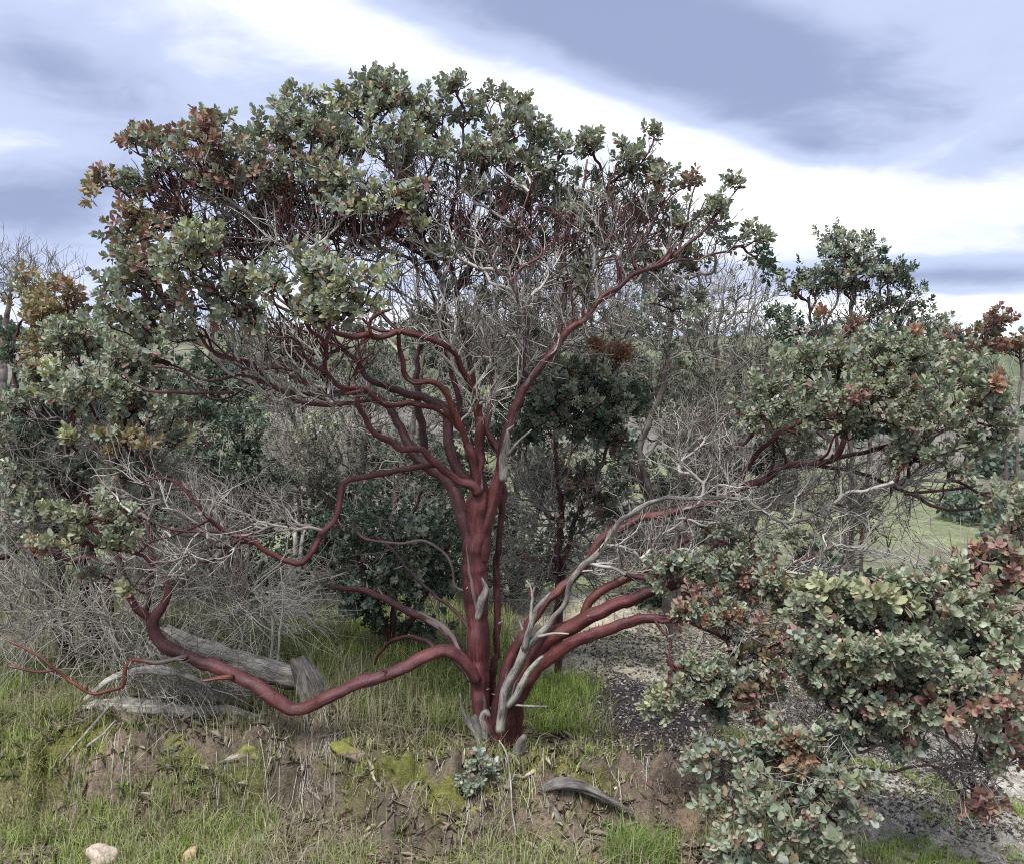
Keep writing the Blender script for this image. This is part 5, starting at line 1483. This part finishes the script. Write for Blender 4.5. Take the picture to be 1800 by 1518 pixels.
X, Y = spread(22000, 1.1, 3.0, 3.2, 4.7, 6, lambda x, y: tufty(x, y, 323, -0.15, 0.2))
blades('grass', 'yellow green grass on the right foreground slope', X, Y, 0.03, 0.11, 0.0034, BG, 0.6, 6)
X, Y = spread(16000, -2.7, 1.2, 3.3, 4.5, 7, lambda x, y: nolog(x, y) * tufty(x, y, 331, -0.1, 0.3))
blades('dry_grass', 'straw coloured dry grass stems scattered over the bank', X, Y, 0.06, 0.26, 0.0026, SW, 1.1, 7)
X, Y = spread(2600, -2.4, -0.4, 4.1, 4.7, 8, lambda x, y: 0.2 + 0.5 * nolog(x, y))
blades('dry_grass', 'long straw coloured stems around the fallen logs', X, Y, 0.12, 0.42, 0.0026, SW, 1.0, 8)
X, Y = spread(9000, 0.2, 4.5, 5.4, 8.5, 9, lambda x, y: tufty(x, y, 337, -0.1, 0.3))
blades('grass', 'pale green grass on the clearing behind the right limbs', X, Y, 0.04, 0.12, 0.005, [(0.24, 0.27, 0.09), (0.18, 0.22, 0.07), (0.36, 0.33, 0.2)], 0.6, 9)


def flakes(name, label, X, Y, Lmin, Lmax, wr, cols, seed, cat, up=0.006, rough=0.35, cup=2.0):
    r = np.random.default_rng(seed)
    n = len(X)
    e = 0.01
    Z = H(X, Y)
    gx = (H(X + e, Y) - Z) / e
    gy = (H(X, Y + e) - Z) / e
    nr = norm(np.stack([-gx, -gy, np.ones(n)], -1) + r.normal(0, rough, (n, 3)))
    d = norm(np.cross(nr, norm(r.normal(0, 1, (n, 3)))))
    s = np.cross(nr, d)
    L = r.uniform(Lmin, Lmax, n)
    base = np.stack([X, Y, Z + up], -1) - d * L[:, None] * 0.5
    V = leaf_verts(base, d, s, L, r.uniform(wr * 0.6, wr * 1.2, n), cup)
    F = (LF[None] + (np.arange(n) * 8)[:, None, None]).reshape(-1, 5)
    cols = np.array(cols)
    c = cols[r.integers(0, len(cols), n)] * r.uniform(0.6, 1.3, (n, 1))
    a = Acc()
    a.add(V.reshape(-1, 3), [F], np.repeat(c, 8, 0))
    return tag(a.obj(name, M_LITTER, smooth=False), label, cat, kind='stuff')


X, Y = spread(40000, -2.4, 0.9, 3.6, 4.35, 10, lambda x, y: sstep(0.10, 0.30, fbm(x * 6.0, y * 6.0, 63, 3) + 0.5 * fbm(x * 2.3, y * 2.3, 61, 4)) * sstep(0.3, 0.1, np.abs(edge_y(x) - y)))
blades('moss', 'yellow green moss on the lip of the bank', X, Y, 0.005, 0.022, 0.004, [(0.24, 0.245, 0.07), (0.15, 0.155, 0.05), (0.32, 0.31, 0.11), (0.13, 0.12, 0.06)], 0.8, 10)


def crumbs(name, label, X, Y, s0, s1, cols, seed):
    r = np.random.default_rng(seed)
    n = len(X)
    V0 = np.array([(1, 0, 0), (0, 1, 0), (-1, 0, 0), (0, -1, 0), (0.2, 0.1, 1), (0, 0, -1)], float)
    F0 = np.array([(0, 1, 4), (1, 2, 4), (2, 3, 4), (3, 0, 4), (1, 0, 5), (2, 1, 5), (3, 2, 5), (0, 3, 5)])
    sc_ = np.exp(r.uniform(math.log(s0), math.log(s1), n))
    V = V0[None] * r.uniform(0.5, 1.2, (n, 6, 1)) * sc_[:, None, None] * np.array((1, 1, 0.7))
    a_ = r.uniform(0, 6.28, n)
    x = V[..., 0] * np.cos(a_)[:, None] - V[..., 1] * np.sin(a_)[:, None]
    y = V[..., 0] * np.sin(a_)[:, None] + V[..., 1] * np.cos(a_)[:, None]
    V = np.stack([x + X[:, None], y + Y[:, None], V[..., 2] + (H(X, Y) + sc_ * 0.15)[:, None]], -1)
    F = (F0[None] + (np.arange(n) * 6)[:, None, None]).reshape(-1, 3)
    cols = np.array(cols)
    c = cols[r.integers(0, len(cols), n)] * r.uniform(0.6, 1.25, (n, 1))
    a = Acc()
    a.add(V.reshape(-1, 3), [F], np.repeat(c, 6, 0))
    return tag(a.obj(name, M_ROCK, smooth=False), label, 'soil crumbs', kind='stuff')


X, Y = spread(9000, -2.6, 1.5, 3.3, 4.5, 21)
crumbs('soil_crumbs', 'small earth crumbs and pebbles over the bank', X, Y, 0.003, 0.014, [(0.25, 0.18, 0.14), (0.2, 0.15, 0.11), (0.32, 0.26, 0.2), (0.14, 0.11, 0.09)], 21)
X, Y = spread(6000, 0.25, 2.6, 4.0, 6.3, 22)
crumbs('gravel', 'dark gravel over the right slope', X, Y, 0.003, 0.013, [(0.07, 0.06, 0.06), (0.12, 0.10, 0.1), (0.3, 0.27, 0.24), (0.05, 0.045, 0.05)], 22)
LI = [(0.20, 0.135, 0.095), (0.26, 0.18, 0.13), (0.13, 0.09, 0.07), (0.24, 0.19, 0.15), (0.22, 0.12, 0.085)]
X, Y = spread(7000, -2.6, 1.4, 3.25, 4.6, 11, lambda x, y: tufty(x, y, 401, -0.3, 0.3) * (1 - sstep(0.2, 0.4, x) * sstep(3.85, 4.0, y)))
flakes('leaf_litter', 'fallen brown leaves scattered over the bank', X, Y, 0.014, 0.034, 0.5, LI, 11, 'leaf litter')
X, Y = spread(4500, -2.6, 1.2, 3.25, 4.7, 14, lambda x, y: 1 - sstep(0.2, 0.4, x) * sstep(3.85, 4.0, y))
flakes('straw_litter', 'thin broken straw and twig bits lying on the bank', X, Y, 0.03, 0.12, 0.014, [(0.34, 0.29, 0.21), (0.26, 0.22, 0.17), (0.18, 0.14, 0.11)], 14, 'litter', rough=0.2)
CHP = [(0.50, 0.46, 0.41), (0.30, 0.27, 0.25), (0.12, 0.10, 0.1), (0.06, 0.05, 0.05), (0.10, 0.085, 0.08), (0.055, 0.05, 0.055), (0.20, 0.16, 0.13), (0.08, 0.07, 0.07)]
X, Y = spread(24000, 0.2, 2.4, 3.95, 6.2, 12, lambda x, y: sstep(0.2, 0.5, x - 0.05 * (y - 4)) * (0.4 + 0.6 * tufty(x, y, 405, -0.3, 0.2)))
flakes('wood_chips', 'dark and pale chips and leaf litter covering the right slope', X, Y, 0.009, 0.030, 0.42, CHP, 12, 'wood chips', rough=0.3, cup=0.4)
X, Y = spread(9000, 0.9, 3.2, 3.5, 7.2, 13)
flakes('leaf_litter', 'pale dry litter on the track at right', X, Y, 0.015, 0.04, 0.45, [(0.56, 0.52, 0.45), (0.44, 0.38, 0.31), (0.30, 0.24, 0.19)], 13, 'leaf litter')

# dry rootlets hanging over the bank
rr = np.random.default_rng(97)
k = 170
xx = np.concatenate([rr.uniform(-2.0, 0.8, 90), rr.normal(-0.95, 0.08, 40), rr.normal(-0.22, 0.12, 40)])
ye_ = edge_y(xx) + rr.uniform(-0.06, 0.08, k)
P_ = np.empty((k, 7, 3))
P_[:, 0] = np.stack([xx, ye_, H(xx, ye_) + 0.005], -1)
dx_, ln_ = rr.normal(0, 0.25, k), rr.uniform(0.12, 0.42, k)
for q in range(1, 7):
    nx = P_[:, q - 1, 0] + dx_ * ln_ / 6 + rr.normal(0, 0.006, k)
    ny = P_[:, q - 1, 1] - ln_ / 6 * 0.85
    P_[:, q] = np.stack([nx, ny, H(nx, ny) + 0.012 + 0.02 * rr.random(k)], -1)
acc = Acc()
tube_batch(acc, P_, np.tile(np.linspace(0.0016, 0.0007, 7), (k, 1)) * rr.uniform(.7, 1.5, (k, 1)), np.array([PALE, GREY, PALE * 1.2, DGREY * 1.4])[rr.integers(0, 4, k)], 4)
tag(acc.obj('dry_rootlets', M_TWIG), 'thin dry rootlets hanging down over the bank', 'roots', kind='stuff')

# ================================================================== far slope bushes
FB = 'bushes on the far hillside'
r = np.random.default_rng(77)
for i, (px, y, hgt, lab) in enumerate([
        (1752, 60, 2.6, 'dark bush highest on the far slope at the right edge'), (1700, 48, 2.0, 'dark bush on the far slope left of the highest one'), (1790, 40, 1.8, 'dark bush low on the far slope at the right edge'),
        (1540, 26, 1.2, 'low dark bush in the green valley behind the right twigs'), (1610, 30, 1.3, 'low dark bush in the valley right of its neighbour'), (1450, 34, 1.5, 'dark bush in the valley behind the long right limb')]):
    g = gpt(px, y)
    P = Plant('distant_bush', lab, 'bush', g, FB, 80 + i)
    P.limb3(np.array([(g[0], g[1], g[2], .05), (g[0] + .1, g[1], g[2] + hgt * .4, .04), (g[0], g[1], g[2] + hgt * .7, .02)]), DGREY, 'stem', 6)
    n = 420
    u = norm(r.normal(0, 1, (n, 3))) * (r.random((n, 1)) ** 0.4)
    u *= 1 + 0.35 * fbm(u[:, 0] * 2 + i, u[:, 2] * 2, 5, 3)[:, None]
    c = np.array((g[0], g[1], g[2] + hgt * 0.5))
    pts = c + u * np.array((hgt * .8, hgt * .8, hgt * .5))
    d = norm(u + r.normal(0, .6, (n, 3)))
    s = norm(np.cross(d, r.normal(0, 1, (n, 3))))
    V = leaf_verts(pts, d, s, np.full(n, hgt * .16), np.full(n, .8))
    F = (LF[None] + (np.arange(n) * 8)[:, None, None]).reshape(-1, 5)
    cc = np.array(PAL['d'])[r.integers(0, 3, n)] * r.uniform(.7, 1.3, (n, 1))
    a = Acc()
    a.add(V.reshape(-1, 3), [F], np.repeat(cc, 8, 0))
    tag(a.obj('foliage', M_LEAF, P.root, smooth=False), kind='stuff')

# far wood and scrub: one mass
n_c = 900
cx = r.uniform(-150, 190, n_c)
cy = np.where(r.random(n_c) < 0.6, 45 + 120 * r.random(n_c) ** 0.8, 11 + 30 * r.random(n_c))
cx = np.where(cy < 45, cx * 0.12 + 6, cx)
keep = fbm(cx * 0.03, cy * 0.03, 505, 3) > -0.05
cx, cy = cx[keep], cy[keep]
cz = H(cx, cy)
hh = np.where(cy < 45, r.uniform(0.15, 0.6, len(cx)), r.uniform(0.8, 2.6, len(cx)))
m = 26
u = norm(r.normal(0, 1, (len(cx), m, 3))) * (r.random((len(cx), m, 1)) ** 0.4)
pts = (np.stack([cx, cy, cz + hh * .45], -1)[:, None] + u * np.stack([hh * .9, hh * .9, hh * .5], -1)[:, None]).reshape(-1, 3)
d = norm(r.normal(0, 1, pts.shape))
sv = norm(np.cross(d, r.normal(0, 1, pts.shape)))
V = leaf_verts(pts, d, sv, np.repeat(hh, m) * .42, np.full(len(pts), .8))
cc = np.repeat(np.array(PAL['d'])[r.integers(0, 3, len(cx))] * r.uniform(.6, 1.3, (len(cx), 1)), m, 0) * r.uniform(.8, 1.2, (len(pts), 1))
a = Acc()
a.add(V.reshape(-1, 3), [(LF[None] + (np.arange(len(pts)) * 8)[:, None, None]).reshape(-1, 5)], np.repeat(cc, 8, 0))
tag(a.obj('far_scrub', M_LEAF, smooth=False), 'dark scrub scattered over the far hillside', 'scrub', kind='stuff')

# broken side stubs on the heavy limbs
ids = [i for i, w in enumerate(T1.nown) if w[0] == -1]
ids = r.choice(ids, 130, replace=False)
p0 = np.array([T1.nodes[i] for i in ids])
d0 = np.array([T1.ndir[i] for i in ids])
d = norm(d0 * 0.5 + norm(np.cross(d0, r.normal(0, 1, d0.shape))) + np.array((0, 0, .15)))
ln = r.uniform(0.025, 0.075, (len(ids), 1))
P_ = np.stack([p0, p0 + d * ln * .5, p0 + d * ln + r.normal(0, .006, p0.shape)], 1)
acc = Acc()
tube_batch(acc, P_, np.array((0.0065, 0.005, 0.0022))[None] * r.uniform(.5, 1.2, (len(ids), 1)), np.array([RED, DRED, GREY, PALE * .8])[r.integers(0, 4, len(ids))], 6)
tag(acc.obj('broken_stubs', M_TWIG, T1.root), kind='stuff')

# peeling curls of bark on the trunk and the heavy limbs
src = [o for o in T1.root.children if o.name.split('.')[0] in ('trunk', 'branch') and len(o.data.vertices) > 700][:16]
acc = Acc()
for o in src:
    me = o.data
    k = max(4, len(me.vertices) // 160)
    co = np.empty(len(me.vertices) * 3)
    me.vertices.foreach_get('co', co)
    nn = np.empty(len(me.vertices) * 3)
    me.vertices.foreach_get('normal', nn)
    ids = r.integers(20, len(me.vertices) - 20, k)
    p, nrm_ = co.reshape(-1, 3)[ids], nn.reshape(-1, 3)[ids]
    d = norm(nrm_ * 0.7 + r.normal(0, 0.7, (k, 3)))
    sv = norm(np.cross(d, nrm_) + r.normal(0, .2, (k, 3)))
    V = leaf_verts(p - nrm_ * 0.001, d, sv, r.uniform(.008, .026, k), r.uniform(.2, .5, k), 3.0)
    c = np.array([(0.16, 0.06, 0.045), (0.2, 0.13, 0.1), (0.1, 0.05, 0.045), (0.28, 0.2, 0.15)])[r.integers(0, 4, k)]
    acc.add(V.reshape(-1, 3), [(LF[None] + (np.arange(k) * 8)[:, None, None]).reshape(-1, 5)], np.repeat(c, 8, 0))
tag(acc.obj('peeling_bark', M_LITTER, T1.root, smooth=False), kind='stuff')

# small leafy weeds in the foreground grass
for i, (px, py, lab) in enumerate([(215, 1395, 'bright green leafy weed on the bank above the pale boulder'), (95, 1300, 'green leafy weed beside the leaning bleached sticks'), (40, 1265, 'green leafy weed at the left edge below the dry brush'),
                                   (260, 1440, 'green leafy weed between the pale boulder and the bank'), (235, 1285, 'small green weed tucked under the level log')]):
    y_ = hit(px, py)
    P = Plant('leafy_weed', lab, 'weed', W(px, py, y_), 'weeds in the lower left grass', 600 + i)
    b_ = W(px, py, y_)
    P.limb3(np.array([(b_[0], b_[1], b_[2] - .01, .0016), (b_[0] + .004, b_[1], b_[2] + .02, .0014), (b_[0], b_[1], b_[2] + .045, .001)]), (0.12, 0.2, 0.05), 'stem', 6)
    n = int(r.integers(12, 22))
    d = norm(np.stack([r.normal(0, 1, n), r.normal(0, 1, n), r.uniform(0.1, 1.0, n)], -1))
    sv = norm(np.cross(d, (0.1, 0.2, 1.0)))
    base_ = b_ + d * 0.008 + np.array((0, 0, 1.0)) * r.uniform(0, 0.05, (n, 1))
    V = leaf_verts(base_, d, sv, r.uniform(.018, .04, n), r.uniform(.3, .6, n))
    cc = np.array([(0.16, 0.29, 0.06), (0.12, 0.22, 0.05), (0.21, 0.34, 0.09)])[r.integers(0, 3, n)]
    a = Acc()
    a.add(V.reshape(-1, 3), [(LF[None] + (np.arange(n) * 8)[:, None, None]).reshape(-1, 5)], np.repeat(cc, 8, 0))
    a.obj('leaves', M_GRASS, P.root, smooth=False)
